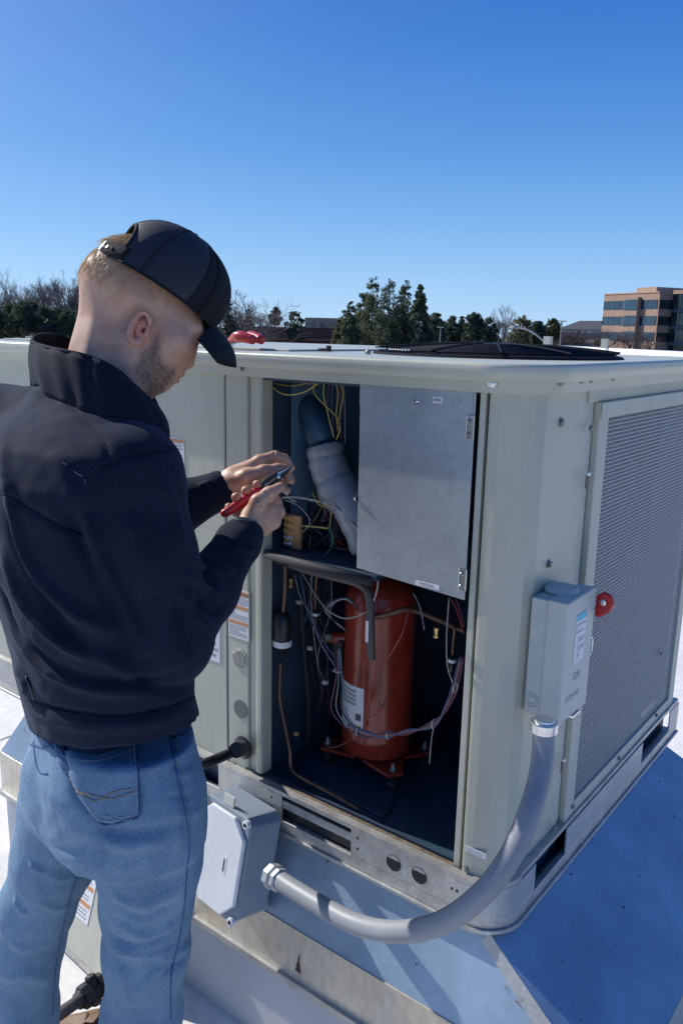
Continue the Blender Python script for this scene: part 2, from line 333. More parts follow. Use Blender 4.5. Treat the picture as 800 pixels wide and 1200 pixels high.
# narrow post between seam and opening, its jamb folds
post = slab('post_panel', (SX, .001, .0), (-.628, .02, H-.004), M['paint'], .0025)
slab('jamb', (-.6275, .006, .0), (-.606, .024, H-.004), M['paint'], .002)
slab('jamb', (-.6055, .0, .012), (OX-.002, .035, H-.004), M['paint'], .004, label='bright left edge of the open compartment')
slab('seam_gasket', (SX-.0032, .006, .0), (SX-.0002, .03, H-.006), M['black'])
slab('jamb', (JX+.0005, .0035, .0), (JX+.012, .030, H-.006), M['paint_old'], .001, label='thin right edge of the open compartment')
slab('seam_gasket', (JX+.0125, .012, .0), (JX+.0195, .035, H-.006), M['black'])
# corner panel: faceted sheet wrapping the near corner
cx0 = JX+.020
prof = [(cx0, .020), (cx0, .0), (cx0+.006, -.0005), (-.056, 0.0), (-.030, .008), (-.008, .030), (0, .056), (0, .160), (.0005, .223), (-.02, .223)]
prof_in = [(cx0+.002, .020), (cx0+.002, .003), (cx0+.006, .002), (-.057, .002), (-.0315, .0097), (-.0097, .0315), (-.002, .057), (-.002, .160), (-.0015, .221), (-.02, .221)]
def sheet(name, out, inn, z0, z1, m, parent, **k):
    n = len(out); V = [(x, y, z0) for x, y in out]+[(x, y, z1) for x, y in out]+[(x, y, z0) for x, y in inn]+[(x, y, z1) for x, y in inn]; F = []
    for i in range(n-1):
        F += [(i, i+1, n+i+1, n+i), (2*n+i+1, 2*n+i, 3*n+i, 3*n+i+1), (n+i, n+i+1, 3*n+i+1, 3*n+i), (i+1, i, 2*n+i, 2*n+i+1)]
    F += [(0, n, 3*n, 2*n), (n-1, 3*n-1, 4*n-1, 2*n-1)]
    mb = MB(); mb.add(V, F); return mb.build(name, m, parent, **k)
corner = sheet('corner_panel', prof, prof_in, .0, H-.005, M['paint'], unit, bevel=.004)
for q in ((657, 495), (643, 661)): screw(corner, onx(*q, .001), (1, 0, 0))
# right side: narrow strip with screws, then grille frame
GX = .0
slab('side_strip', (-.02, .2235, .0), (-.001, .262, H-.03), M['paint_old'], .001)
slab('seam_gasket', (-.02, .2625, .0), (-.006, .268, H-.03), M['black'])
fy0, fy1, my0, my1, mz0, mz1 = .2685, 1.005, .315, .962, .036, .858
fr = MB()
fr.box((-.004, fy0, .004), (.010, my0, H-.03)); fr.box((-.004, my1, .004), (.010, fy1, H-.03)); fr.box((-.004, my0+.0001, .004), (.010, my1-.0001, mz0)); fr.box((-.004, my0+.0001, mz1), (.010, my1-.0001, H-.03))
frame = fr.build('grille_frame', M['paint_old'], unit, bevel=.0015)
slab('frame_lip', (.0102, fy0, H-.06), (.014, fy1, H-.031), M['paint_old'], .001, frame)
slab('top_rail', (-.02, .224, H-.0295), (.004, D, H-.0065), M['paint'], .001)
def perf():
    p = .0094; ry = p*.866; n = 6
    ny = int((my1-my0+.01)/p); nz = int((mz1-mz0+.01)/ry); R = p/math.sqrt(3); r = p*.445; V = []; F = []
    ang = [math.pi/6+math.pi/3*k for k in range(6)]
    co_ = [(math.cos(a), math.sin(a)) for a in ang]; c = 0
    for j in range(nz):
        z = mz0-.004+(j+.5)*ry
        for i in range(ny):
            y = my0-.004+(i+.5+.5*(j % 2))*p
            for a, b in co_: V.append((.0045, y+R*a, z+R*b))
            for a, b in co_: V.append((.0045, y+r*a, z+r*b))
            for a, b in co_: V.append((.0030, y+r*a, z+r*b))
            for k in range(6):
                k2 = (k+1) % 6
                F.append((c+k, c+k2, c+6+k2, c+6+k)); F.append((c+6+k, c+6+k2, c+12+k2, c+12+k))
            c += 18
    mb = MB(); mb.add(V, F); mb.build('perforated_grille', M['mesh'], unit, kind='stuff')
perf()
cm = MB(); cm.box((-.06, .24, .01), (-.035, D-.03, H-.03)); coil = cm.build('condenser_coil', M['coil'], unit)
fm = MB()
for i in range(60): z = .02+i*.0143; fm.box((-.0348, .25, z), (-.030, D-.035, z+.004))
fm.build('coil_tube', M['coil'], coil, kind='stuff')
slab('dark_coil_strip', (-.034, .72, .01), (-.012, .80, H-.035), M['dark'])  # dark strip added behind the grille, making a darker column
# grille slot screws and keyhole slots
for q in ((691, 502), ): screw(frame, onx(*q, .0105), (1, 0, 0), .005)
for q, hz in (((687, 555), .016), ((658, 890), .016)):
    p = onx(*q, .0104); mb = MB(); mb.lathe(p, (1, 0, 0), [(0, .005), (.004, .005), (.006, .003)], 10); mb.build('screw', M['steel'], frame)
    mb = MB(); mb.box((.0102, p[1]-.0035, p[2]-hz-.012), (.0112, p[1]+.0035, p[2]-.004)); mb.build('keyhole_slot', M['black'], frame)
for q in ((773, 766), (648, 970), (670, 945), (724, 888), (768, 838)): screw(frame, onx(*q, .0105), (1, 0, 0), .004)
# ---- base rail
rail = empty_rail = None
def rail_x(px, py): return ony(px, py, -.019)[0]
YR = -.019
rb = MB()
# bottom channel all round
rb.box((XL-.02, YR, -.082), (.0-.06, YR+.012, -.058)); rb.box((XL-.02, YR-.006, -.090), (-.06, YR+.05, -.0825))
base = rb.build('base_rail', M['galv_dull'], unit, bevel=.001)
rr = MB(); rr.box((.007, .06, -.082), (.019, D+.02, -.058)); rr.box((-.05, .06, -.090), (.025, D+.02, -.0825)); rr.build('base_rail', M['galv_dull'], unit, bevel=.001)
# curved corner of the rail
def arc_sheet(r0, z0, z1, name, m, parent, r1=None, cen=(-.06, .06), th=.003):
    n = 12; out = []; inn = []
    for k in range(n+1):
        a = math.radians(-90+90*k/n); out.append((cen[0]+r0*math.cos(a), cen[1]+r0*math.sin(a))); inn.append((cen[0]+(r0-th)*math.cos(a), cen[1]+(r0-th)*math.sin(a)))
    return sheet(name, out, inn, z0, z1, m, parent)
arc_sheet(.079, -.058, .0, 'rail_corner', M['galv'], base); arc_sheet(.079, -.082, -.0582, 'rail_corner', M['galv_dull'], base); arc_sheet(.085, -.090, -.0825, 'rail_corner', M['galv_dull'], base, th=.04)
def plate(x0, x1, m='galv_dull', holes=()):
    mb = MB(); mb.box((x0, YR, -.0575), (x1, YR+.003, .0)); o = mb.build('rail_plate', M[m], base)
    for hx, hz, hr in holes:
        k = MB(); k.cyl((hx, YR-.0006, hz), (hx, YR+.0002, hz), hr, 20); k.build('rail_hole', M['black'], o)
        if hr > .01: k = MB(); k.prism([A3(hx+hr*.94*math.cos(a), YR-.0007, hz+hr*.94*math.sin(a)) for a in np.radians(np.linspace(28, 152, 12))], (0, -.0003, 0)); k.build('rail_hole_lit_rim', M['galv_dull'], o)  # pale crescent stands in for the lit upper rim inside the hole
    return o
xs = lambda px, py: ony(px, py, YR)[0]
plate(xs(256, 905), xs(330, 945), holes=[(xs(318, 933), -.014, .0025), (xs(318, 947), -.036, .0025)])
plate(xs(411, 985), -.06, holes=[(xs(461, 1011), -.028, .0175), (xs(491, 1026), -.028, .0175), (xs(419, 982), -.012, .0027), (xs(419, 997), -.036, .0027), (xs(529, 1043), -.022, .003), (xs(535, 1046), -.022, .003)])
plate(XL-.02, -1.30); plate(-1.15, xs(240, 900)-.04)
mb = MB(); mb.box((xs(330, 945), YR+.012, -.0575), (xs(411, 985), YR+.02, -.004)); mb.build('fork_slot', M['black'], base)
mb = MB(); mb.box((xs(330, 945), YR+.004, -.030), (xs(411, 985), YR+.010, -.012)); mb.build('fork_slot_bar', M['galv_dull'], base)
mb = MB(); mb.box((XL, YR+.030, -.0820), (-.06, YR+.05, .0)); mb.build('inner_rail', M['dark'], base)
mb = MB(); mb.box((XL-.02, YR+.0005, .0005), (-.06, .0, .010)); mb.build('pan_ledge', M['galv_dull'], base); 
arc_sheet(.0785, .0005, .010, 'pan_ledge', M['galv_dull'], base, th=.03)
# right rail plates: solid, slot, label plate
def plater(y0, y1): mb = MB(); mb.box((.016, y0, -.0575), (.019, y1, .0)); return mb.build('rail_plate', M['galv'], base)
yy = lambda px, py: onx(px, py, .019)[1]
plater(.06, yy(624, 1030)+.01); plater(yy(664, 975), yy(752, 880)); plater(yy(784, 845), D+.02)
mb = MB(); mb.box((.0155, .06, .0005), (.0, D+.02, .010)); mb.build('pan_ledge', M['galv_dull'], base)
mb = MB(); mb.box((-.03, .08, -.082), (-.012, D, .0)); mb.build('inner_rail', M['dark'], base)
for q in ((555, 1022), (556+38, 1032), (629, 1014), (640, 986), (609, 1017)):
    pass
for q, f_ in (((546, 1018), 'y'), ((612, 1012), 'x'), ((624, 999), 'x'), ((632, 989), 'x'), ((643, 977), 'x')):
    p = ony(*q, 0) if f_ == 'y' else onx(*q, 0); screw(corner, p, (0, -1, 0) if f_ == 'y' else (1, 0, 0), .0045)
p = onx(624, 968, .0005); mb = MB(); mb.lathe(p, (1, 0, 0), [(0, .011), (.001, .011), (.0012, .008)], 16); mb.build('grommet_hole', M['black'], corner)
# ---- text and stickers
def text(s, size, o, ex, ey, m, parent, name='lettering', th=.0004, bold=0):
    cu = bpy.data.curves.new('t', 'FONT'); cu.body = s; cu.size = size; cu.resolution_u = 2; cu.offset = bold
    ob = bpy.data.objects.new('t', cu); COL.objects.link(ob); bpy.context.view_layer.update()
    me = bpy.data.meshes.new_from_object(ob.evaluated_get(bpy.context.evaluated_depsgraph_get()))
    bpy.data.objects.remove(ob); ex, ey = nrm(ex), nrm(ey); n = np.cross(ex, ey); o = np.asarray(o, float); wl = wloc(parent)
    for v in me.vertices:
        q = o+ex*v.co.x+ey*v.co.y+n*th-wl; v.co = Vector(q)
    me.name = name; return link(name, me, m, parent)
def sticker(parent, o, ex, ey, w_, h_, bands=(), lines=(), name='sticker', base_m='tag', label=None, th=.0012):
    # o = lower-left corner; bands: (v0, v1, u0, u1, material); lines: (v0, v1, rows, u0, u1)
    ex, ey = nrm(ex), nrm(ey); n = np.cross(ex, ey); o = np.asarray(o, float)
    mb = MB(); mb.prism([o, o+ex*w_, o+ex*w_+ey*h_, o+ey*h_], n*th); st = mb.build(name, M[base_m], parent, label=label)
    for v0, v1, u0, u1, m in bands:
        mb = MB(); a = o+n*th; mb.prism([a+ex*w_*u0+ey*h_*v0, a+ex*w_*u1+ey*h_*v0, a+ex*w_*u1+ey*h_*v1, a+ex*w_*u0+ey*h_*v1], n*.0003); mb.build('printed_band', M[m], st)
    if lines:
        mb = MB()
        for v0, v1, rows, u0, u1 in lines:
            for k in range(rows):
                vc = v0+(v1-v0)*(k+.5)/rows; hh = (v1-v0)/rows*.22; u = u0
                while u < u1-.02:
                    l = min(RNG.uniform(.04, .16), u1-u); a = o+n*(th+.0001)
                    mb.prism([a+ex*w_*u+ey*h_*(vc-hh), a+ex*w_*(u+l)+ey*h_*(vc-hh), a+ex*w_*(u+l)+ey*h_*(vc+hh), a+ex*w_*u+ey*h_*(vc+hh)], n*.0002); u += l+.025
                    if RNG.random() < .08: break
        mb.build('print_lines', M['greyink'], st, kind='stuff')
    return st
EX, EY, EZ = A3(1, 0, 0), A3(0, 1, 0), A3(0, 0, 1)
# warning label on the post
p = ony(268, 744, 0); pt = ony(269, 699, 0); pr = ony(293, 712, 0)
st = sticker(post, (p[0], .0008, p[2]), EX, EZ, pr[0]-pt[0], .112, bands=[(.88, .985, .22, .98, 'tagorange'), (.60, .68, .02, .98, 'tagorange'), (.28, .36, .02, .98, 'tagorange')], lines=[(.70, .86, 4, .28, .95), (.38, .58, 5, .04, .95), (.04, .26, 5, .04, .9)], label='white warning label with orange bands on the post beside the opening')
mb = MB(); c = A3(p[0]+.009, -.0012, p[2]+.093); ring = [c+A3(math.cos(a), 0, math.sin(a))*.0075 for a in np.linspace(0, 6.2832, 20)]; mb.tube(ring, .0008, 5, False); mb.tube([c+A3(-.005, 0, .005), c+A3(.005, 0, -.005)], .0008, 5); mb.build('prohibition_sign', M['redink'], st)
text('WARNING', .0085, (p[0]+.026, -.0006, p[2]+.1005), EX, EZ, M['ink'], st)
fp = [o for o in COL.objects if o.name == 'front_panel'][0]
p = ony(191, 585, 0)
st = sticker(fp, (-.925, -.0002, .585), EX, EZ, .103, .162, bands=[(.93, .985, .02, .98, 'tagorange'), (.42, .50, .02, .98, 'tagorange')], lines=[(.54, .91, 9, .05, .95), (.05, .40, 8, .05, .9)], label='white warning label behind his shoulder')
text('WARNING', .008, (-.9, -.0016, .7365), EX, EZ, M['ink'], st)
st = sticker(fp, (-.84, -.0002, .245), EX, EZ, .125, .20, lines=[(.04, .97, 13, .05, .95)], label='white wiring notice behind his elbow')
screw(fp, ony(194, 495, -.0005), (0, -1, 0), .0055)
# round knockouts on post
for i, q in enumerate(((281, 772), (282, 831), (285, 876))):
    p = ony(*q, .0005)
    if i == 0:
        mb = MB(); mb.lathe(p, (0, -1, 0), [(0, .0245), (.0015, .0245), (.0018, .021)], 28); kn = mb.build('round_vent', M['paint_old'], post)
        mb = MB(); mb.cyl(p+A3(0, -.0019, 0), p+A3(0, -.0022, 0), .0205, 24); mb.build('vent_recess', M['black'], kn)
        mb = MB()
        for a in range(-5, 6):
            for b in range(-5, 6):
                u, v = (a+.5*(b % 2))*.0042, b*.0036
                if u*u+v*v < .019**2:
                    ring = [p+A3(u+.0021*math.cos(t), -.0026, v+.0021*math.sin(t)) for t in np.linspace(0, 6.2832, 7)]; mb.tube(ring, .00055, 4, False)
        mb.build('vent_mesh', M['galv_dull'], kn, kind='stuff')
    elif i == 1:
        mb = MB(); mb.lathe(p, (0, -1, 0), [(0, .0215), (.001, .0215), (.0012, .020)], 28); mb.build('knockout_plug', mat('dull_grey_plug', (.16, .17, .16), .6), post)
    else:
        mb = MB(); mb.lathe(p, (0, -1, 0), [(0, .027), (.003, .027), (.008, .019), (.010, .013)], 28); mb.build('rubber_grommet', M['black'], post)
for q in ((275, 896), (289, 901)):
    p = ony(*q, 0); mb = MB(); mb.cyl(p+A3(0, -.001, 0), p, .0045, 12); mb.build('punched_hole', M['black'], post)
# ---- galvanised control cover with hinges
cv = MB(); cz0, cz1 = .5335, .8935
cv.prism([A3(-.337, -.004, .8935), A3(-.100, -.004, .8955), A3(-.100, -.004, .5335), A3(-.335, -.004, .546)], (0, .003, 0))
cover = cv.build('control_cover', M['galv'], unit, bevel=.0008)
slab('cover_fold', (-.3365, -.0062, .856), (-.104, -.0045, .8935), M['galv'], .0006, cover)
for q in ((551, 501), (542, 679)):
    p = ony(*q, -.006); hb = MB(); hb.box((p[0]-.0075, -.0085, p[2]-.020), (p[0]+.0075, -.0046, p[2]+.020)); hg = hb.build('hinge', M['steel'], cover, bevel=.001)
    for s in (-.011, .011): screw(hg, A3(p[0]-.0005, -.0085, p[2]+s), (0, -1, 0), .0032)
for q in ((488, 470), ): screw(cover, ony(*q, -.0065), (0, -1, 0), .004, M['steel'])
p = ony(512, 469, -.0065); st = sticker(cover, (p[0]-.009, -.0064, p[2]-.005), EX, EZ, .019, .0105, bands=[(.25, .8, .1+.1*k, .13+.1*k+.03*(k % 2), 'ink') for k in range(8)], label='small barcode tag near the cover top', th=.0005)
p0_, p1_ = ony(486, 692, -.005), ony(525, 698, -.005)
st = sticker(cover, (p0_[0], -.0046, .5405), EX, EZ, .050, .0095, label='small white part-number tag at the bottom of the cover', th=.0005)
text('PV8750A', .0080, (p0_[0]+.009, -.0052, .5425), EX, EZ, M['ink'], st)
mb = MB()
for k in range(2):
    ring = [ony(534+20*k*0, 472, -.0068)+A3(.008*math.cos(a), 0, .010*math.sin(a)) for a in np.linspace(0, math.pi, 9)]
mb.tube(ring, .0007, 5); mb.build('hook_slot', M['galv_dull'], cover)
p = ony(418, 584, -.004); screw(cover, p, (-1, 0, 0), .004, M['steel'])
# tag at corner bottom
p = ony(546, 995, -.001); q = ony(577, 1000, -.001)
st = sticker(corner, (p[0]-.001, -.0006, p[2]-.004), EX, EZ, .041, .0115, lines=[(.1, .9, 2, .05, .95)], label='small white notice low on the corner panel', th=.0005)
# ---- compartment interior
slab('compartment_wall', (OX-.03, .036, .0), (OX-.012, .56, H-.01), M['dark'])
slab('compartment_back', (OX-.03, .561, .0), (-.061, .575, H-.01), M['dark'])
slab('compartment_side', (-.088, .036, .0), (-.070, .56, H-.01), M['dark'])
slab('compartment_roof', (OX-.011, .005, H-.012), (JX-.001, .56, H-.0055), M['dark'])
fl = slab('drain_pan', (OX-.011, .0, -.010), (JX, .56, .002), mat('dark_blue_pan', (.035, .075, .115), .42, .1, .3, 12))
sm = MB(); sm.box((OX-.004, -.0005, .0024), (JX-.002, .012, .0075)); sm.build('sill_gasket', mat('rusty_sill_foam', (.16, .125, .085), .9, 0, .5, 70, .6, 300), unit)
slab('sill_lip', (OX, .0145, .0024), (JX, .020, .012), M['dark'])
pf = MB(); q = [onz(352, 903, .004), onz(432, 960, .004), onz(520, 905, .004)]
pf.tube([onz(300+62, 893-22, .006), onz(345, 905, .006), onz(448, 957, .006), onz(470, 925, .006), onz(520, 870, .006)], .004, 8); pf.build('pan_ridge', M['dark'], fl, smooth=True)
pf = MB(); pf.tube([onz(345, 915, .004), onz(442, 966, .004), onz(458, 950, .004)], .003, 8); pf.build('pan_ridge', M['dark'], fl, smooth=True)
# shelf between control section and compressor section
sh = MB(); a = ony(305, 642, .012); b = ony(420, 668, .012)
sh.box((OX+.001, .012, a[2]-.012), (-.30, .50, a[2]-.002)); shelf = sh.build('shelf', M['dark'], unit)
sh = MB(); sh.tube([A3(OX+.001, .010, a[2]-.010), A3(-.45, .008, a[2]-.012), A3(-.31, .012, a[2]-.014)], .0095, 10); sh.build('shelf_edge_foam', M['rubber'], shelf, smooth=True)
shz = a[2]-.002
# angled blue panel at the back left of the control section
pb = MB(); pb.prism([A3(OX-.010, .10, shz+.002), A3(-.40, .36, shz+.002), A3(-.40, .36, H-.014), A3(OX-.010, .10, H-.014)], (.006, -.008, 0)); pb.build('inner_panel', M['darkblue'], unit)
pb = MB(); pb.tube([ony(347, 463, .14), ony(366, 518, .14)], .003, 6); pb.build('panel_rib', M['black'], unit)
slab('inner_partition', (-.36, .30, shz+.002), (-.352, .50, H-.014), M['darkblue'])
# pleated cloth duct
def duct():
    P = [ony(380, 521, .10), ony(386, 548, .10), ony(398, 575, .10), ony(418, 602, .09), ony(432, 645, .085)]
    P = spline(P, 10); n = 24; R = []
    for i in range(len(P)):
        t = i/(len(P)-1); r = .036+.007*math.sin(t*math.pi); r *= 1+.05*math.sin(t*17)-.09*(abs(math.sin(t*12.5))**10); R.append(r)
    mb = MB(); mb.tube(P, R, n, False); o = mb.build('cloth_duct', M['foam'], unit, smooth=True, solid=.002)
    for v in o.data.vertices:
        v.co += Vector(RNG.normal(0, .0009, 3))
    mb = MB(); mb.tube([P[0], P[0]+(P[2]-P[0])*.35], .0335, n, False); mb.build('duct_collar', mat('duct_cuff', (.36, .35, .32), .6), o, smooth=True, solid=.002)
duct()
mb = MB(); mb.tube([ony(352, 452, .15), ony(364, 482, .135), ony(381, 524, .105)], .033, 20); mb.build('duct_stub', M['darkblue'], unit, smooth=True)
# terminal board with screws
tb = MB(); a, b = ony(333, 602, .055), ony(350, 644, .055)
tb.box((a[0], .055, b[2]), (b[0]+.003, .062, a[2])); board = tb.build('terminal_board', M['board'], unit)
for i in range(5):
    for j in range(2):
        c = A3(a[0]+.006+j*.0115, .0545, a[2]-.006-i*(a[2]-b[2]-.01)/4.2)
        screw(board, c, (0, -1, 0), .0042, M['steel'] if i > 2 else M['brass'])
# ---- compressor
cc = A3(-.428, .215, 0); rc = .080
cz = .055
cp = MB(); cp.lathe((cc[0], cc[1], cz), (0, 0, 1), [(0, rc*.85), (.004, rc), (.035, rc), (.04, rc+.0015), (.045, rc), (.335, rc), (.34, rc+.0015), (.346, rc), (.372, rc*.96), (.395, rc*.80), (.41, rc*.5), (.415, rc*.25)], 48)
comp = cp.build('compressor', M['orange'], unit, smooth=True)
m_ = comp.modifiers.new('e', 'EDGE_SPLIT'); m_.split_angle = math.radians(50)
for a in (35, 155, 215, 325):
    t = math.radians(a); dv = A3(math.cos(t), math.sin(t), 0); pv = A3(-dv[1], dv[0], 0); c0 = A3(cc[0], cc[1], 0)
    mb = MB(); mb.prism([c0+dv*rc*.6+pv*.05+A3(0, 0, cz-.012), c0+dv*rc*.6-pv*.05+A3(0, 0, cz-.012), c0+dv*.128-pv*.018+A3(0, 0, cz-.012), c0+dv*.128+pv*.018+A3(0, 0, cz-.012)], (0, 0, .008)); mb.build('mounting_foot', M['orange'], comp, bevel=.002)
    mb = MB(); mb.lathe(c0+dv*.112, (0, 0, 1), [(.002, .013), (.020, .013), (.026, .009), (.0425, .010)], 14); mb.build('rubber_mount', M['black'], comp)
    mb = MB(); mb.lathe(c0+dv*.112, (0, 0, 1), [(.0515, .008), (.0525, .008), (.053, .0055), (.060, .0055), (.0605, .003), (.068, .003)], 6); mb.build('mounting_bolt', M['galv'], comp)
# compressor label on the curved side (faces the camera, left part)
def cyl_patch(c, r, a0, a1, z0, z1, name, m, parent, n=10, th=.0006):
    V = []; F = []
    for k in range(n+1):
        a = math.radians(a0+(a1-a0)*k/n)
        for z in (z0, z1): V.append((c[0]+(r+th)*math.cos(a), c[1]+(r+th)*math.sin(a), z))
    for k in range(n): F.append((2*k, 2*k+2, 2*k+3, 2*k+1))
    mb = MB(); mb.add(V, F); return mb.build(name, M[m], parent)
va = math.degrees(math.atan2(CAM[1]-cc[1], CAM[0]-cc[0]))
l0, l1 = va-86, va-22
cyl_patch(cc, rc, l0, l1, .118, .225, 'compressor_label', 'tag', comp)
for i in range(4): cyl_patch(cc, rc+.0004, l0+4, l0+50, .180+.010*i, .186+.010*i, 'label_print', 'greyink', comp)
for i in range(3): cyl_patch(cc, rc+.0004, l0+4, l0+34, .140+.010*i, .142+.010*i, 'label_print', 'greyink', comp)
cyl_patch(cc, rc+.0004, l1-16, l1-3, .120, .136, 'yellow_label', 'yellow', comp)
cyl_patch(cc, rc+.0004, l1-14, l1-4, .147, .163, 'label_code', 'ink', comp)
# terminal cover box on compressor
tbp = A3(cc[0], cc[1], 0)+nrm(A3(-.78, -.62, 0))*rc
mb = MB(); mb.obox(tbp+A3(-.004, -.008, .285), A3(.013, 0, 0), A3(0, .012, 0), A3(0, 0, .030)); mb.build('terminal_cover', M['black'], comp, bevel=.003)
mb = MB(); mb.cyl(tbp+A3(.0, -.0, .315), tbp+A3(-.02, -.018, .315), .014, 14); mb.build('port', M['orange'], comp)
mb = MB(); mb.cyl(tbp+A3(-.02, -.018, .315), tbp+A3(-.032, -.028, .315), .010, 6); mb.build('port_nut', M['brass'], comp)
# ---- pipes and wires in the compartment
def wire(pts, r, m, name='wire', n=6, parent=unit, k=6, label=None):
    mb = MB(); mb.tube(spline(pts, k), r, n); return mb.build(name, M[m], parent, smooth=True, label=label)
I = lambda px, py, y: ony(px, py, y)
wire([I(322, 655, .05), I(360, 668, .06), I(400, 678, .06), I(418, 683, .06), I(428, 690, .06), I(433, 702, .06), I(434, 740, .06), I(435, 772, .065)], .0088, 'suction', 'suction_pipe', 12, label='thick bent suction pipe passing in front of the compressor')
mb = MB(); mb.box(tuple(I(428, 752, .05)-A3(0, .001, 0)), tuple(I(432, 728, .05))); mb.build('pipe_tag', M['tag'], unit)
wire([I(435, 724, .13), I(455, 720, .12), I(478, 714, .12), I(500, 720, .12), I(545, 740, .12)], .0065, 'copper', 'discharge_pipe', 10)
wire([I(334, 660, .045), I(334, 690, .045), I(331, 728, .045)], .0050, 'copper', 'liquid_pipe', 8)
mb = MB(); c = I(331, 722, .045)
mb.lathe(c, (0, 0, -1), [(-.012, .005), (-.006, .014), (.0, .0195), (.066, .0200), (.074, .012), (.090, .007)], 24); drier = mb.build('filter_drier', M['black'], unit, smooth=True)
mb = MB(); mb.lathe(c+A3(0, 0, -.054), (0, 0, -1), [(0, .0201), (.0005, .0207), (.013, .0207), (.0135, .0201)], 24); mb.build('drier_label', M['tag'], drier)
wire([I(329, 775, .045), I(328, 800, .045), I(328, 820, .045), I(334, 850, .045), I(340, 880, .04), I(345, 905, .035), I(385, 928, .03), I(420, 948, .03)], .0042, 'copper', 'liquid_pipe', 8)
wire([I(372, 655, .10), I(370, 690, .10), I(369, 715, .10)], .0035, 'copper', 'service_pipe', 8)
for q, y in (((370, 716), .10), ((530, 770), .10)):
    c = I(*q, y); mb = MB(); mb.lathe(c, (0, 0, -1), [(0, .004), (.003, .007), (.010, .008), (.016, .0055), (.03, .005)], 12); mb.build('pressure_switch', M['black'], unit)
    mb = MB(); mb.lathe(c+A3(0, 0, -.004), (0, 0, -1), [(0, .0082), (.006, .0084)], 12); mb.build('switch_label', M['tag'], unit)
for q, y in (((341, 680), .09), ((511, 738), .11)):
    c = I(*q, y); mb = MB(); mb.lathe(c, (0, 0, -1), [(-.006, .004), (-.004, .006), (.002, .006), (.003, .0045), (.010, .0045), (.011, .006), (.016, .006)], 6); mb.build('service_valve', M['brass'], unit)
wire([I(533, 735, .10), I(531, 752, .10), I(530, 768, .10)], .003, 'copper', 'service_pipe', 6)
# harness
for i, (m, dx) in enumerate((('w_purple', 0), ('w_grey', 2), ('w_black', 4), ('w_grey', 5))):
    wire([I(396+dx*.5, 760, .08), I(395+dx, 785, .07), I(392+dx*2, 805, .06), I(388+dx*3, 830, .055), I(400+dx*2.5, 848, .055), I(418+dx, 858, .055), I(440, 861+dx*.4, .055)], .0016, m)
for i, m in enumerate(('w_blue', 'w_black', 'w_grey', 'w_red', 'w_black', 'w_black', 'w_purple')):
    o = (i-3)*1.1
    wire([I(408, 852+o, .05), I(430, 861+o, .045), I(452, 861-o, .045), I(476, 858+o*.7, .045), I(508, 848-o, .05), I(522, 830+o, .06), I(532+o, 808, .07), I(541+o*.6, 770, .08)], .0024, m)
for q, a in (((455, 861), 0), ((508, 848), 0), ((395, 786), 1), ((533, 806), 0), ((420, 857), 0)):
    c = I(*q, .05 if not a else .066); mb = MB(); ring = [c+A3(0, .008*math.cos(t), .009*math.sin(t)) if not a else c+A3(.010*math.cos(t), .007*math.sin(t), 0) for t in np.linspace(0, 6.2832, 13)]; mb.tube(ring, .0016, 5, False); mb.build('cable_tie', M['w_white'], unit)
wire([I(345, 672, .08), I(352, 700, .08), I(365, 722, .08), I(375, 752, .08), I(396, 786, .075)], .0014, 'w_grey')
wire([I(350, 665, .10), I(375, 705, .09), I(395, 722, .08), I(412, 724, .08), I(432, 716, .08)], .0015, 'w_white')
wire([I(352, 672, .08), I(372, 720, .08), I(385, 742, .08), I(396, 760, .08)], .0012, 'w_black')
wire([I(350, 664, .08), I(362, 722, .085), I(378, 750, .08), I(392, 770, .08)], .0014, 'w_blue')
wire([I(443, 678, .05), I(442, 690, .05), I(438, 704, .055)], .0016, 'w_white')
wire([I(480, 712, .10), I(470, 745, .08), I(455, 770, .075), I(436, 800, .07), I(430, 850, .06)], .0022, 'orange')
wire([I(526, 700, .07), I(523, 745, .07), I(524, 780, .07), I(530, 800, .07)], .0012, 'w_white')
wire([I(484, 695, .08), I(492, 712, .08), I(497, 738, .08)], .0012, 'w_grey')
wire([I(528, 702, .08), I(535, 715, .08), I(542, 738, .08)], .0012, 'w_red')
wire([I(534, 702, .08), I(540, 720, .08), I(544, 735, .08)], .0012, 'w_purple')
wire([I(508, 850, .06), I(505, 870, .06), I(503, 895, .06)], .0014, 'w_grey')
wire([I(412, 866, .10), I(395, 875, .09), I(378, 876, .09)], .0016, 'copper')
for i in range(5): wire([I(432+3*i, 840-4*i, .055), I(440+3*i, 838-3*i, .05), I(448+2*i, 828-6*i, .052)], .0009, 'w_red' if i % 2 else 'w_black')
# control section wires
wire([I(314, 440, .03), I(318, 452, .03), I(333, 462, .03), I(355, 460, .03), I(375, 448, .03)], .0016, 'w_yellow')
wire([I(316, 441, .05), I(322, 449, .05), I(345, 452, .05), I(368, 446, .05)], .0016, 'w_yellow')
wire([I(369, 444, .05), I(368, 460, .05), I(380, 474, .05), I(392, 486, .05), I(397, 495, .05), I(398, 505, .05), I(394, 515, .06)], .0014, 'w_yellow')
wire([I(380, 446, .05), I(379, 462, .05), I(383, 480, .05), I(388, 500, .05), I(391, 512, .06)], .0014, 'w_yellow')
wire([I(392, 446, .06), I(396, 460, .06), I(394, 486, .06), I(396, 505, .06)], .0013, 'w_yellow')
wire([I(399, 447, .06), I(402, 462, .06), I(399, 480, .06), I(397, 492, .06)], .0013, 'w_yellow')
for i in range(7): wire([I(320+i*9, 440, .07), I(335+i*6, 446+i, .08), I(360+i*5, 450-i, .08), I(372+i*5, 441, .09)], .0012, ['w_purple', 'w_red', 'w_blue', 'w_grey', 'w_white', 'w_purple', 'w_black'][i])
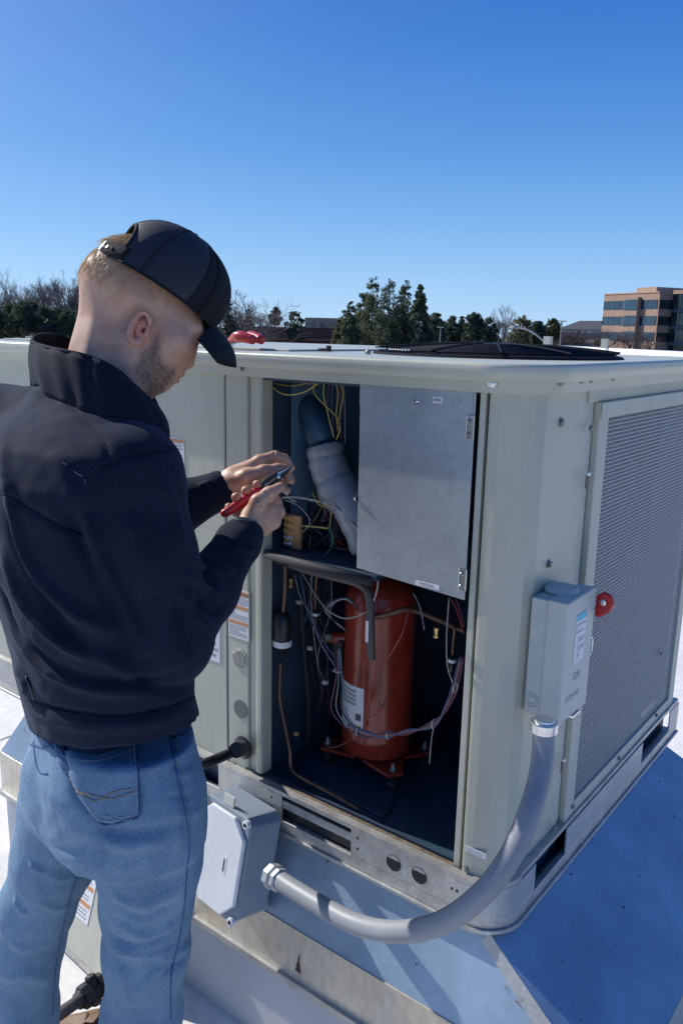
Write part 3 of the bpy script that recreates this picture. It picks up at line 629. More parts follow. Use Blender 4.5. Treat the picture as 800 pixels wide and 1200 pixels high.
for i in range(5): wire([I(386+i*4, 446, .10), I(384+i*5, 480, .11), I(388+i*4, 520, .12)], .0013, ['w_purple', 'w_blue', 'w_black', 'w_purple', 'w_grey'][i])
wire([I(331, 583, .03), I(350, 583, .04), I(375, 588, .05), I(395, 596, .05), I(408, 608, .05), I(420, 622, .04)], .0021, 'w_white', 'striped_cable')
for q in ((352, 583), (362, 585), (372, 587), (383, 591)):
    c = I(*q, .046-.0); mb = MB(); mb.cyl(c, c+A3(.006, .003, -.0022), .0026, 8); mb.build('cable_band', M['board'], unit)
wire([I(334, 586, .03), I(345, 590, .03), I(357, 600, .035), I(363, 612, .04), I(355, 624, .05)], .0009, 'w_white')
wire([I(352, 616, .06), I(366, 617, .06), I(384, 619, .06)], .0022, 'w_yellow')
wire([I(384, 615, .06), I(390, 630, .06), I(386, 645, .06), I(378, 652, .06)], .0018, 'w_green')
wire([I(366, 575, .09), I(372, 590, .08), I(387, 598, .08), I(386, 620, .08)], .0018, 'w_yellow')
for i in range(9):
    a0 = RNG.uniform(352, 400); a1 = RNG.uniform(600, 645)
    wire([I(a0, a1, .08), I(a0+RNG.uniform(-15, 15), a1+RNG.uniform(-25, 20), .10), I(a0+RNG.uniform(-20, 20), a1+RNG.uniform(-35, 10), .12), I(a0+10, 640, .10)], .0014, ['w_blue', 'w_black', 'w_purple', 'w_grey', 'w_black'][i % 5])
for i, (a0, a1) in enumerate(((362, 618), (382, 606))):
    c = I(a0, a1, .12); mb = MB(); mb.box(c-A3(.018, 0, .02), c+A3(.018, .03, .02)); mb.build('contactor', M['black'], unit, bevel=.002)
rgw = np.random.default_rng(21)
for i in range(16):      # loose low-voltage wiring behind the terminal board
    x0_, y0_ = rgw.uniform(345, 405), rgw.uniform(570, 610)
    wire([I(x0_, y0_, .13), I(x0_+rgw.uniform(-22, 22), y0_+rgw.uniform(5, 25), .12), I(x0_+rgw.uniform(-25, 25), rgw.uniform(605, 640), .10), I(x0_+rgw.uniform(-30, 30), rgw.uniform(620, 655), .08)], .0013, ['w_black', 'w_grey', 'w_yellow', 'w_blue', 'w_purple', 'w_black', 'w_green', 'w_red'][i % 8])
for i in range(12):      # control cables dropping along the left wall and behind the compressor
    x0_ = rgw.uniform(345, 398)
    wire([I(x0_, 668, .14), I(x0_+rgw.uniform(-10, 14), 715, .15), I(x0_+rgw.uniform(-20, 16), 770, .16), I(x0_+rgw.uniform(-20, 12), rgw.uniform(800, 860), .17)], .0013, ['w_grey', 'w_black', 'w_purple', 'w_blue', 'w_grey', 'w_white'][i % 6] if i % 3 else 'w_black')
wire([I(352, 690, .10), I(356, 760, .12), I(362, 830, .14), I(360, 870, .14)], .0040, 'rubber', 'drain_hose', 8)
for i in range(6): wire([I(398+i*2, 735+i, .10), I(388-i*2, 722-i*2, .09), I(392+i*3, 705-i, .09), I(410+i*2, 700+i*3, .10)], .0013, ['w_black', 'w_grey', 'w_black', 'w_white', 'w_blue', 'w_black'][i])
for q in ((350, 706), (363, 760), (347, 860), (381, 800)):
    c = I(*q, .09); mb = MB(); mb.lathe(c, (0, .3, 1), [(-.004, .005), (-.003, .007), (.004, .007), (.006, .004)], 8); mb.build('wire_clip', M['w_white'] if q[0] != 347 else M['board'], unit)
for k in range(4):
    c = A3(-.12-.0*k, .30, .30+.09*k); wire([I(520, 700+20*k, .25), I(528, 720+20*k, .22), I(538, 735+22*k, .2)], .0015, 'w_black')
# ---- condenser fan guard on the lid
fc = A3(-.285, .41, H+.0428); fr_ = .25
fo = MB(); fo.lathe(fc, (0, 0, 1), [(0, fr_+.015), (.004, fr_+.012), (.008, fr_-.01), (.0085, fr_-.03)], 60); fan = fo.build('fan_orifice', M['fanblack'], unit)
gd = MB()
for r in np.linspace(.03, fr_, 22):
    z = .010+.014*(1-(r/fr_)**2); ring = [fc+A3(r*math.cos(a), r*math.sin(a), z) for a in np.linspace(0, 2*math.pi, 61)]; gd.tube(ring, .0022, 4, False)
gd.build('guard_ring', M['fanblack'], fan, kind='stuff')
for k in range(12):
    t = k*math.pi/6; P = [fc+A3(r*math.cos(t), r*math.sin(t), .0125+.014*(1-(r/fr_)**2)) for r in np.linspace(.02, fr_+.01, 10)]; mb = MB(); mb.tube(P, .0025, 5); mb.build('guard_spoke', M['fanblack'], fan)
mb = MB(); mb.lathe(fc, (0, 0, 1), [(.009, .07), (.024, .07), (.027, .055)], 24); mb.build('fan_motor', M['black'], fan)
for k in range(4):
    t = math.radians(20+90*k); e1 = A3(math.cos(t), math.sin(t), 0); e2 = A3(-e1[1], e1[0], 0)
    mb = MB(); mb.prism([fc+e1*.07-e2*.02+A3(0, 0, .0088), fc+e1*.23-e2*.06+A3(0, 0, .0088), fc+e1*.23+e2*.05+A3(0, 0, .011), fc+e1*.07+e2*.03+A3(0, 0, .011)], (0, 0, .002)); mb.build('fan_blade', M['fanblack'], fan)
for q in ((547, 404), (566, 402), (585, 402), (604, 403)):
    c = at(*q, 1.76); mb = MB(); mb.cyl((c[0], c[1], H+.060), (c[0], c[1], c[2]+.009), .0045, 8); mb.build('motor_stud', M['black'], fan)
# bright beads modelling the glints along the near left arc of the guard
bd = MB()
for k in range(40):
    t = math.radians(183+k*1.9); bd.obox(fc+A3((fr_+.004)*math.cos(t), (fr_+.004)*math.sin(t), .011), A3(.004*math.cos(t), .004*math.sin(t), 0), A3(-.0028*math.sin(t), .0028*math.cos(t), 0), A3(0, 0, .0012))
bd.build('guard_edge_glint', M['steel'], fan, kind='stuff')
c = onz(431, 415, H+.0428); mb = MB(); mb.lathe(c, (0, 0, 1), [(0, .006), (.006, .006), (.009, .003)], 10); mb.build('screw', M['screw'], lid)
# =================================================================== DISCONNECT SWITCH + CONDUIT + JUNCTION BOX
ds = empty('disconnect_switch', (.03, .11, .335), 'grey electrical disconnect box with red handle on the near corner of the unit', 'switch box')
bx0, bx1, by0, by1, bz0, bz1 = .0035, .0655, .040, .165, .335, .552
# back box, then front cover lipping over it
mb = MB(); mb.box((bx0, by0+.003, bz0+.003), (bx0+.045, by1-.003, bz1-.001)); body = mb.build('box_body', M['switchbox'], ds, bevel=.002)
mb = MB(); mb.box((bx0+.030, by0-.001, bz0-.004), (bx1+.004, by1+.001, bz1+.002)); cov = mb.build('box_cover', M['switchbox'], ds, bevel=.003)
mb = MB(); mb.lathe((.030, .105, bz1), (0, 0, 1), [(0, .030), (.006, .030), (.009, .026), (.010, .012)], 24); mb.build('hub_cap', M['switchbox'], body, bevel=.001)
c = ony(625, 824, by0); 
for r in (.0125, .0075):
    ring = [A3(.0175, by0+.0024, bz0+.030)+A3(r*math.cos(a), 0, r*math.sin(a)) for a in np.linspace(0, 6.2832, 25)]; mb = MB(); mb.tube(ring, .0009, 5, False); mb.build('knockout', M['switchbox'], body)
# red handle on the far side
hc = A3(.052, by1+.004, .520)
mb = MB(); mb.cyl(hc, hc+A3(0, .018, 0), .011, 16); mb.build('handle_hub', M['switchbox'], ds)
mb = MB(); pts = [hc+A3(.016, .012, 0)+A3(u*1.15, 0, v*1.1) for u, v in ((-.004, -.022), (.004, -.026), (.020, -.012), (.026, .004), (.020, .016), (.008, .020), (-.003, .012))]
mb.prism(pts, (0, .009, 0)); hd = mb.build('red_handle', M['redplastic'], ds, bevel=.003)
mb = MB(); mb.lathe(hc+A3(.026, .0115, .003), (0, -1, 0), [(0, .0062), (.002, .006), (.003, .003)], 12); mb.build('handle_screw', M['steel'], hd)
# cover label and handwriting, faces +x
cx_ = bx1+.0042; EYp = A3(0, 1, 0)
st = sticker(cov, (cx_, .083, .432), EYp, EZ, .044, .090, bands=[(.86, 1.0, .02, .98, 'cyan')], lines=[(.60, .82, 3, .05, .95), (.06, .52, 8, .3, .92)], th=.0005, label='white data label with a cyan header')
text('E20', .020, (cx_+.0002, .090, .400), EYp, EZ, M['greyink'], cov, 'handwriting')
text('RTU-44', .017, (cx_+.0002, .066, .366), EYp, EZ, M['greyink'], cov, 'handwriting')
ring = [A3(bx1-.002, by1+.010, .438)+A3(0, .010*math.cos(a), .016*math.sin(a)) for a in np.linspace(0, 6.2832, 20)]; mb = MB(); mb.tube(ring, .0022, 6, False); mb.build('padlock_loop', M['steel'], ds, smooth=True)
mb = MB(); mb.obox((bx1-.005, .115, bz0-.006), (.012, 0, 0), (0, .016, 0), (0, 0, .0018)); mb.build('latch_tab', M['steel'], ds)
# conduit
top = at(637, 846, 1.335)
P = [at(637, 850, 1.335), at(636, 880, 1.33), at(631, 915, 1.31), at(619, 955, 1.285), at(598, 1003, 1.27), at(565, 1047, 1.27), at(520, 1080, 1.30), at(470, 1092, 1.36), at(420, 1084, 1.44), at(370, 1058, 1.53), at(325, 1030, 1.62)]
Pc = spline(P, 14); arc = np.r_[0, np.cumsum(np.linalg.norm(np.diff(Pc, axis=0), axis=1))]
nn_ = 420; Q = np.array([[np.interp(s, arc, Pc[:, k]) for k in range(3)] for s in np.linspace(0, arc[-1], nn_)])
Rr = .0184*(1+.005*np.where(np.arange(nn_) % 4 < 2, 1, -1)*(np.arange(nn_) < nn_))
cd = MB(); cd.tube(Q, Rr, 20); conduit = cd.build('flexible_conduit', M['conduit'], smooth=True)
tag(conduit, 'thick grey flexible conduit looping from disconnect box down to the junction box', 'conduit')
mb = MB(); mb.lathe(Q[0]+A3(0, 0, .012), (0, 0, -1), [(0, .016), (.004, .016), (.005, .0225), (.022, .0225), (.024, .0205)], 24); mb.build('conduit_fitting', M['steel'], conduit, bevel=.001)
dr = nrm(Q[-1]-Q[-10])
mb = MB(); mb.lathe(Q[-1]-dr*.012, dr, [(0, .0205), (.002, .0232), (.012, .0232), (.013, .019), (.018, .019), (.0185, .025), (.034, .025), (.0345, .018)], 8); mb.build('conduit_fitting', M['galv'], conduit, bevel=.001)
# junction box: octagonal cover facing outwards, deep body, on the adapter front
jb = empty('junction_box', (-.58, -.06, -.25), 'grey cast junction box with pale octagonal cover below the base rail', 'junction box')
jn = nrm(A3(-.10, -.96, .20)); jx = nrm(np.cross(A3(0, 0, 1), jn))*-1
jx = nrm(np.cross(jn, A3(0, 0, 1))); jx = jx if jx[0] > 0 else -jx
jz = np.cross(jx, jn); jz = jz if jz[2] > 0 else -jz
jc = A3(-.590, -.135, -.125)
W2, H2 = .082, .116
def octo(s, ch): return [jc+jx*u*s+jz*v*s for u, v in ((-W2+ch, -H2), (W2-ch, -H2), (W2, -H2+ch), (W2, H2-ch), (W2-ch, H2), (-W2+ch, H2), (-W2, H2-ch), (-W2, -H2+ch))]
mb = MB(); mb.prism([q-jn*.006 for q in octo(1, .016)], -jn*.088); jbody = mb.build('box_body', mat('dull_grey_box', (.24, .29, .35), .45, 0, .08, 14, .06, 300), jb, bevel=.004)
mb = MB(); mb.prism([q-jn*.0055 for q in octo(.93, .040)], jn*.010); jcov = mb.build('box_cover', M['alu'], jb, bevel=.003)
for su in (-1, 1):
    for sv in (-1, 1):
        c = jc+jx*su*(W2-.010)+jz*sv*(H2-.010)-jn*.006
        mb = MB(); mb.lathe(c, jn, [(0, .0095), (.009, .009), (.0095, .006)], 14); lg = mb.build('cover_lug', M['alu'], jb)
        mb = MB(); mb.lathe(c+jn*.0096, jn, [(0, .0045), (.002, .004)], 8); mb.build('lug_screw', M['black'], lg)
a = jc+jx*.030+jz*.000+jn*.0046
mb = MB(); mb.obox(a, jx*.006, jz*.020, jn*.0006); mb.build('printed_tag', M['tag'], jcov); 
mb = MB(); mb.obox(a-jx*.001, jx*.002, jz*.014, jn*.0012); mb.build('tag_print', M['ink'], jcov)
mb = MB(); mb.obox(jc+jz*(H2+.012)-jn*.01, jx*.018, jz*.012, jn*.002); mb.build('mounting_ear', M['switchbox'], jb, bevel=.002)
# =================================================================== PIPES, LEANING PANEL, TOOLS
g = ony(285, 876, -.008)
pw = empty('condensate_pipe', tuple(g+A3(0, -.1, -.05)), 'black rubber-covered pipe leaving the grommet beside his hip', 'pipe')
mb = MB(); P = spline([ony(285, 876, .03), g, at(262, 886, 1.66), at(240, 895, 1.58), at(205, 907, 1.60), at(188, 930, 1.66), at(184, 1000, 1.75), at(184, 1100, 1.92)], 8)
mb.tube(P, .0105, 12); mb.build('pipe_run', M['blackiron'], pw, smooth=True)
mb = MB(); mb.cyl(g+A3(0, -.002, 0), at(277, 879, 1.69), .0165, 14); mb.build('pipe_sleeve', M['rubber'], pw)
# removed access panel leaning on the curb
ap = empty('leaning_access_panel', (-1.08, -.2, ZR), 'removed beige access panel with warning label leaning against curb behind his legs', 'access panel')
b0 = onz(40, 1078, ZR+.008); b1 = onz(128, 1160, ZR+.008)
ux = nrm(A3(.93, -.06, 0)); up = nrm(A3(.02, .30, 1)); pn = np.cross(ux, up)
o = A3(-1.30, -.17, ZR+.007)
Wp, Hp = .40, .36
mb = MB(); mb.prism([o, o+ux*Wp, o+ux*Wp+up*Hp, o+up*Hp], -pn*.014); pan = mb.build('panel_sheet', M['paint_old'], ap, bevel=.002)
mb = MB(); mb.prism([o+pn*.001, o+ux*Wp+pn*.001, o+ux*Wp+up*.010+pn*.001, o+up*.010+pn*.001], pn*.004); mb.build('panel_fold', M['galv_dull'], ap)
sticker(pan, o+ux*.125+up*.10+pn*.0004, ux, up, .125, .19, bands=[(.66, .72, .04, .96, 'tagorange'), (.43, .49, .04, .96, 'tagorange'), (.20, .26, .04, .96, 'tagorange'), (.93, .98, .04, .96, 'tagorange')], lines=[(.03, .18, 3, .06, .9), (.28, .41, 3, .06, .9), (.51, .64, 3, .06, .9), (.74, .9, 4, .06, .9)], label='warning label with orange bands')
# black iron gas pipe near the roof with union
gp = empty('black_gas_pipe', (-.95, -.42, ZR), 'black iron pipe with a lumpy union fitting low behind his legs', 'pipe')
A_ = at(140, 1138, 1.86); B_ = at(106, 1163, 1.80); C_ = at(48, 1204, 1.68); D_ = at(-20, 1245, 1.58)
mb = MB(); mb.tube([A_+(A_-B_)*1.5, A_, B_], .0125, 12); mb.build('pipe_run', M['blackiron'], gp, smooth=True)
mb = MB(); mb.tube([B_, C_, D_], .0135, 12); mb.build('pipe_run', mat('worn_grey_pipe', (.16, .15, .15), .4, .4, .3, 30), gp, smooth=True)
dv = nrm(A_-B_)
mb = MB(); mb.lathe(B_-dv*.035, dv, [(0, .018), (.012, .020), (.013, .0265), (.034, .027), (.035, .021), (.052, .022), (.053, .026), (.07, .026), (.072, .015)], 8); un = mb.build('union_fitting', M['blackiron'], gp, bevel=.002)
mb = MB(); mb.lathe(B_+dv*.008, nrm(np.cross(dv, CF)+A3(0, 0, .3)), [(-.034, .008), (-.03, .014), (.03, .014), (.036, .008)], 8); mb.build('union_lug', M['blackiron'], un, bevel=.002)
bs = [at(-20, 1245, 1.58)]
# pipe support block under the near end
mb = MB(); c = D_; mb.box((c[0]-.05, c[1]-.04, ZR), (c[0]+.05, c[1]+.04, c[2]-.0135)); mb.build('pipe_support', M['black'], gp, bevel=.004)
# brown bag on the roof
bc = onz(118, 1215, ZR+.07)
def bag():
    V = []; F = []; n = 28; rows = 9
    ex_, ey_ = nrm(A3(.8, .6, 0)), nrm(A3(-.6, .8, 0))
    for j in range(rows):
        t = j/(rows-1); s = (1-(t**3.2)*.75); z = t*.12
        for k in range(n):
            a = 2*math.pi*k/n; c_, s_ = math.cos(a), math.sin(a)
            u = .13*s*np.sign(c_)*abs(c_)**.7; v = .075*s*np.sign(s_)*abs(s_)**.7
            V.append(A3(bc[0], bc[1], ZR)+ex_*u+ey_*v+A3(0, 0, z+.004*math.sin(5*a)))
    for j in range(rows-1):
        for k in range(n): F.append((j*n+k, j*n+(k+1) % n, (j+1)*n+(k+1) % n, (j+1)*n+k))
    F.append(tuple(range(n))[::-1]); F.append(tuple((rows-1)*n+k for k in range(n)))
    b = empty('tool_bag', (bc[0], bc[1], ZR), 'brown leather tool bag lying on the roof behind his legs', 'tool bag')
    mb = MB(); mb.add(V, F); mb.build('bag_body', M['leather'], b, smooth=True)
    mb = MB(); mb.tube([A3(bc[0], bc[1], ZR)+ex_*.10*math.cos(a)+A3(0, 0, .112+.05*math.sin(a)) for a in np.linspace(0, math.pi, 14)], .006, 8); mb.build('handle', M['leather'], b, smooth=True)
    mb = MB(); mb.tube([A3(bc[0], bc[1], ZR)+ex_*.128*math.cos(a)*.98+ey_*.073*math.sin(a)+A3(0, 0, .098) for a in np.linspace(0, 6.2832, 30)], .003, 6, False); mb.build('piping', M['black'], b)
bag()
# tools on the lid
tl = empty('red_handled_pliers', tuple(onz(285, 403, H+.043)), 'red-handled pliers lying on the unit lid beyond the cap visor', 'pliers')
zl = H+.0475; c0, c1, c2 = onz(255, 400.6, zl), onz(275, 401.5, zl), onz(301, 403.5, zl)
def onlid(px, d): q = at(px, 395, d); return A3(q[0], q[1], zl)
e = onlid(302, 1.75); s_ = onlid(272, 1.80); j_ = onlid(254, 1.84); t_ = onlid(243, 1.87)
for sg, nm in ((1, 'red_grip'), (-1, 'red_grip')):
    off = nrm(np.cross(e-s_, A3(0, 0, 1)))*sg
    mb = MB(); mb.tube(spline([s_+off*.004+A3(0, 0, .016), (s_+e)/2+off*.018+A3(0, 0, .024), e+off*.012+A3(0, 0, .018)], 8), np.r_[np.linspace(.007, .0125, 9), np.linspace(.0125, .010, 8)], 12); mb.build(nm, M['redplastic'], tl, smooth=True)
mb = MB(); mb.obox((s_+j_)/2+A3(0, 0, .012), (s_-j_)/2, nrm(np.cross(s_-j_, A3(0, 0, 1)))*.012, A3(0, 0, .006)); mb.build('joint', M['steel'], tl, bevel=.002)
mb = MB(); mb.obox((t_+j_)/2+A3(0, 0, .010), (j_-t_)/2, nrm(np.cross(s_-j_, A3(0, 0, 1)))*.007, A3(0, 0, .005)); mb.build('jaw', M['steel'], tl, bevel=.002)
k0 = onlid(250, 1.80)
mb = MB(); mb.cyl(k0+A3(0, 0, .004), onlid(272, 1.68)+A3(0, 0, .004), .004, 8); tag(mb.build('screwdriver_shaft', M['steel'], tl), None)
mb = MB(); mb.cyl(onlid(240, 1.86)+A3(0, 0, .026), onlid(258, 1.83)+A3(0, 0, .026), .008, 10); mb.build('yellow_sleeve', M['yellow'], tl)
bp = onz(385, 412, H+.043)
bt = empty('loose_bolt', tuple(bp), 'small black bolt lying on top of the unit lid', 'bolt')
mb = MB(); mb.lathe(bp+A3(0, 0, .006), (0, 0, 1), [(-.006, .006), (.006, .006), (.007, .004)], 6); mb.build('bolt_head', M['black'], bt)
mb = MB(); mb.cyl(bp+A3(0, 0, .005), bp+A3(-.026, -.004, .0035), .003, 8); mb.build('bolt_shank', M['black'], bt)
# =================================================================== PERSON
def snets(f, o, h):
    nx, ny, nz = f.shape; s = f < 0
    c = np.zeros((nx-1, ny-1, nz-1), np.int8)
    for dx in (0, 1):
        for dy in (0, 1):
            for dz in (0, 1): c += s[dx:nx-1+dx, dy:ny-1+dy, dz:nz-1+dz]
    act = (c > 0) & (c < 8); idx = -np.ones(act.shape, int); I_, J_, K_ = np.nonzero(act); idx[I_, J_, K_] = np.arange(len(I_))
    acc = np.zeros((len(I_), 3)); cnt = np.zeros(len(I_)); corners = [(a, b, c_) for a in (0, 1) for b in (0, 1) for c_ in (0, 1)]
    for a in corners:
        for ax in range(3):
            if a[ax]: continue
            b = list(a); b[ax] = 1
            fa = f[I_+a[0], J_+a[1], K_+a[2]]; fb = f[I_+b[0], J_+b[1], K_+b[2]]; m = (fa < 0) != (fb < 0)
            t = np.where(m, fa/(fa-fb+1e-12), 0); p = np.array(a, float)[None].repeat(len(I_), 0); p[:, ax] += t
            acc[m] += p[m]; cnt[m] += 1
    V = (acc/cnt[:, None]+np.stack([I_, J_, K_], 1))*h+o; F = []
    for ax in range(3):
        sl0 = [slice(None)]*3; sl1 = [slice(None)]*3; sl0[ax] = slice(0, -1); sl1[ax] = slice(1, None)
        m = s[tuple(sl0)] != s[tuple(sl1)]; e = np.nonzero(m); u, v = [(1, 2), (2, 0), (0, 1)][ax]
        ok = (e[u] > 0) & (e[v] > 0) & (e[u] < f.shape[u]-1) & (e[v] < f.shape[v]-1); e = [q[ok] for q in e]; inside = s[tuple(e)]
        def cell(du, dv): q = list(e); q[u] = q[u]-du; q[v] = q[v]-dv; return idx[tuple(q)]
        q4 = np.stack([cell(1, 1), cell(0, 1), cell(0, 0), cell(1, 0)], 1); q4[~inside] = q4[~inside][:, ::-1]; F.append(q4)
    return V, np.concatenate(F)
class SDF:
    def __init__(s, lo, hi, h):
        s.lo = np.asarray(lo, float); s.h = h; n = np.ceil((np.asarray(hi)-s.lo)/h).astype(int)+1; s.n = n
        s.ax = [s.lo[i]+h*np.arange(n[i]) for i in range(3)]; s.f = np.full(n, 1., np.float32)
    def _sub(s, lo, hi):
        a = [max(0, int((lo[i]-s.lo[i])/s.h)) for i in range(3)]; b = [min(s.n[i], int((hi[i]-s.lo[i])/s.h)+2) for i in range(3)]
        sl = tuple(slice(a[i], b[i]) for i in range(3))
        X = np.stack(np.meshgrid(*[s.ax[i][sl[i]] for i in range(3)], indexing='ij'), -1).astype(np.float32); return sl, X
    def _mix(s, sl, d, k, mode):
        f = s.f[sl]
        if mode == 'add':
            if k: hh = np.maximum(k-np.abs(f-d), 0)/k; s.f[sl] = np.minimum(f, d)-hh*hh*k*.25
            else: s.f[sl] = np.minimum(f, d)
        elif mode == 'sub':
            hh = np.maximum(k-np.abs(f+d), 0)/max(k, 1e-6); s.f[sl] = np.maximum(f, -d)+hh*hh*k*.25
        elif mode == 'cut': s.f[sl] = np.maximum(f, d)
    def cone(s, a, b, ra, rb, k=.01, mode='add', flat=None):
        a, b = np.asarray(a, float), np.asarray(b, float); R = max(ra, rb)+k*1.5+s.h*2
        sl, X = s._sub(np.minimum(a, b)-R, np.maximum(a, b)+R); ab = b-a; t = np.clip(((X-a)@ab)/(ab@ab+1e-12), 0, 1)
        v = X-a-t[..., None]*ab
        if flat is not None:      # (direction, factor): thinner along that direction
            dd = nrm(flat[0]); v = v+(v@dd)[..., None]*dd*(1/flat[1]-1)
        s._mix(sl, np.linalg.norm(v, axis=-1)-(ra+(rb-ra)*t), k, mode); return s
    def chain(s, pts, rs, k=.01, mode='add'):
        for i in range(len(pts)-1): s.cone(pts[i], pts[i+1], rs[i], rs[i+1], k, mode)
        return s
    def ell(s, c, ex, ey, ez, r, k=.01, mode='add'):
        c = np.asarray(c, float); R = max(r)+k*1.5+s.h*2; sl, X = s._sub(c-R, c+R); v = X-c
        q = np.stack([v@nrm(ex)/r[0], v@nrm(ey)/r[1], v@nrm(ez)/r[2]], -1); L = np.linalg.norm(q, axis=-1)
        L2 = np.linalg.norm(q/np.array(r), axis=-1)+1e-6; s._mix(sl, L*(L-1)/L2, k, mode); return s
    def loft(s, rows, ex, ey, pw=2.0, k=.02):     # rows: (z, cx, cy, rx, ry), ex, ey horizontal axes
        rows = sorted(rows); Z = [r[0] for r in rows]; lo, hi = Z[0]-.04, Z[-1]+.04
        sl, X = s._sub((s.lo[0], s.lo[1], lo), (s.lo[0]+s.h*s.n[0], s.lo[1]+s.h*s.n[1], hi)); z = s.ax[2][sl[2]]
        g = lambda j: np.interp(z, Z, [r[j] for r in rows])[None, None, :]
        vx, vy = X[..., 0]-g(1), X[..., 1]-g(2); u = (vx*ex[0]+vy*ex[1])/g(3); v = (vx*ey[0]+vy*ey[1])/g(4)
        L = (np.abs(u)**pw+np.abs(v)**pw)**(1/pw); d = (L-1)*np.minimum(g(3), g(4)); d = np.maximum(d, np.maximum(Z[0]-z, z-Z[-1])[None, None, :])
        s._mix(sl, d, k, 'add'); return s
    def plane(s, p, n): # cut away the side the normal points to
        X = np.stack(np.meshgrid(*s.ax, indexing='ij'), -1).astype(np.float32); s.f = np.maximum(s.f, ((X-np.asarray(p))@nrm(n)).astype(np.float32)); return s
    def out(s):
        return snets(s.f, s.lo, s.h)
def smoothV(V, F, it=2, lam=.5):
    n = len(V); E = np.concatenate([F[:, [0, 1]], F[:, [1, 2]], F[:, [2, 3]], F[:, [3, 0]]]); deg = np.bincount(E.ravel(), minlength=n)[:, None]
    for _ in range(it):
        for l in (lam, -lam*1.04):
            A_ = np.zeros_like(V)
            for c in range(3): A_[:, c] = np.bincount(E[:, 0], V[E[:, 1], c], n)+np.bincount(E[:, 1], V[E[:, 0], c], n)
            V = V+l*(A_/np.maximum(deg, 1)-V)
    return V
def vnormals(V, F):
    n = np.cross(V[F[:, 2]]-V[F[:, 0]], V[F[:, 3]]-V[F[:, 1]]); N = np.zeros_like(V)
    for k in range(4):
        for c in range(3): N[:, c] += np.bincount(F[:, k], n[:, c], len(V))
    return N/(np.linalg.norm(N, axis=1)[:, None]+1e-12)
def hit(bvh, px, py):
    r = bvh.ray_cast(Vector(CAM), Vector(nrm(ray(px, py)))); return (A3(*r[0]), A3(*r[1])) if r[0] is not None else (None, None)
def mk_bvh(V, F): return BVHTree.FromPolygons([Vector(v) for v in V], [tuple(map(int, f)) for f in F])
def trace(bvh, pts, n=8, closed=False):
    pts = spline(np.array([(a, b, 0) for a, b in pts]), n); out = []
    for p in pts:
        h_, nn = hit(bvh, p[0], p[1])
        if h_ is not None: out.append((h_, nn))
    return out
FG = 1.7
def folds(V, F, lst, FG=1.7):
    bvh = mk_bvh(V, F); N = vnormals(V, F); D_ = np.zeros(len(V))
    for pts, wd, hg in lst:
        tr = trace(bvh, pts, 26)
        if len(tr) < 3: continue
        P_ = np.array([t[0] for t in tr]); m = np.all((V > P_.min(0)-wd*3) & (V < P_.max(0)+wd*3), axis=1); ids = np.nonzero(m)[0]
        if not len(ids): continue
        d2 = ((V[ids][:, None, :]-P_[None])**2).sum(-1); j = d2.argmin(1); t = j/(len(P_)-1); taper = np.clip(np.minimum(t, 1-t)*5, 0, 1)**.7
        D_[ids] += FG*hg*taper*np.exp(-d2.min(1)/(wd*wd))
    return V+N*D_[:, None]
def surf_tube(bvh, pts, r, name, m, parent, off=0., dash=0):
    tr = trace(bvh, pts, 8)
    if len(tr) < 2: return None
    P_ = np.array([a+b*off for a, b in tr])
    seg = [[]]
    for i, p in enumerate(P_):
        if i and np.linalg.norm(p-P_[i-1]) > .03: seg.append([])
        seg[-1].append(p)
    mb = MB(); ok = False; seg = [max(seg, key=len)]
    for sg in seg:
        if len(sg) < 2: continue
        if dash:
            sg = np.array(sg); arc = np.r_[0, np.cumsum(np.linalg.norm(np.diff(sg, axis=0), axis=1))]; q = 0
            while q < arc[-1]-dash*.6:
                a, b = [np.array([np.interp(x, arc, sg[:, c]) for c in range(3)]) for x in (q, q+dash*.6)]; mb.tube([a, b], r, 4); q += dash; ok = True
        else: mb.tube(sg, r, 6); ok = True
    return mb.build(name, m, parent, smooth=True) if ok else None
def surf_patch(bvh, poly, off, th, name, m, parent, step=2.2, label=None):
    # a real cloth patch lying on the surface, outline given on the photo
    poly = np.array(poly, float); x0, y0 = poly.min(0); x1, y1 = poly.max(0); nx, ny = int((x1-x0)/step)+2, int((y1-y0)/step)+2
    def inside(x, y):
        c = False; n = len(poly); j = n-1
        for i in range(n):
            if (poly[i][1] > y) != (poly[j][1] > y) and x < (poly[j][0]-poly[i][0])*(y-poly[i][1])/(poly[j][1]-poly[i][1])+poly[i][0]: c = not c
            j = i
        return c
    def clampp(x, y):
        best = None; bd = 1e9; n = len(poly)
        for i in range(n):
            a, b = poly[i], poly[(i+1) % n]; t = np.clip(((x-a[0])*(b[0]-a[0])+(y-a[1])*(b[1]-a[1]))/((b-a)@(b-a)+1e-9), 0, 1); q = a+t*(b-a); d = (q[0]-x)**2+(q[1]-y)**2
            if d < bd: bd = d; best = q
        return best, bd
    ids = {}; V = []; F = []
    for i in range(nx):
        for j in range(ny):
            x, y = x0+i*step, y0+j*step
            if not inside(x, y):
                q, bd = clampp(x, y)
                if bd > step*step*1.3: continue
                x, y = q
            h_, nn = hit(bvh, x, y)
            if h_ is None: continue
            ids[i, j] = len(V); V.append(h_+nn*off)
    for (i, j) in ids:
        if (i+1, j) in ids and (i, j+1) in ids and (i+1, j+1) in ids: F.append((ids[i, j], ids[i, j+1], ids[i+1, j+1], ids[i+1, j]))
    mb = MB(); mb.add(V, F); return mb.build(name, m, parent, smooth=True, solid=th, label=label)
man = empty('person', tuple(A3(-.43, -.55, ZR)), 'man in black cap, navy quarter-zip and jeans standing at the unit using a wire tool', 'person')
def qmesh(V, F, name, m, parent=man, **k): mb = MB(); mb.add(V, F.tolist()); return mb.build(name, m, parent, smooth=True, **k)
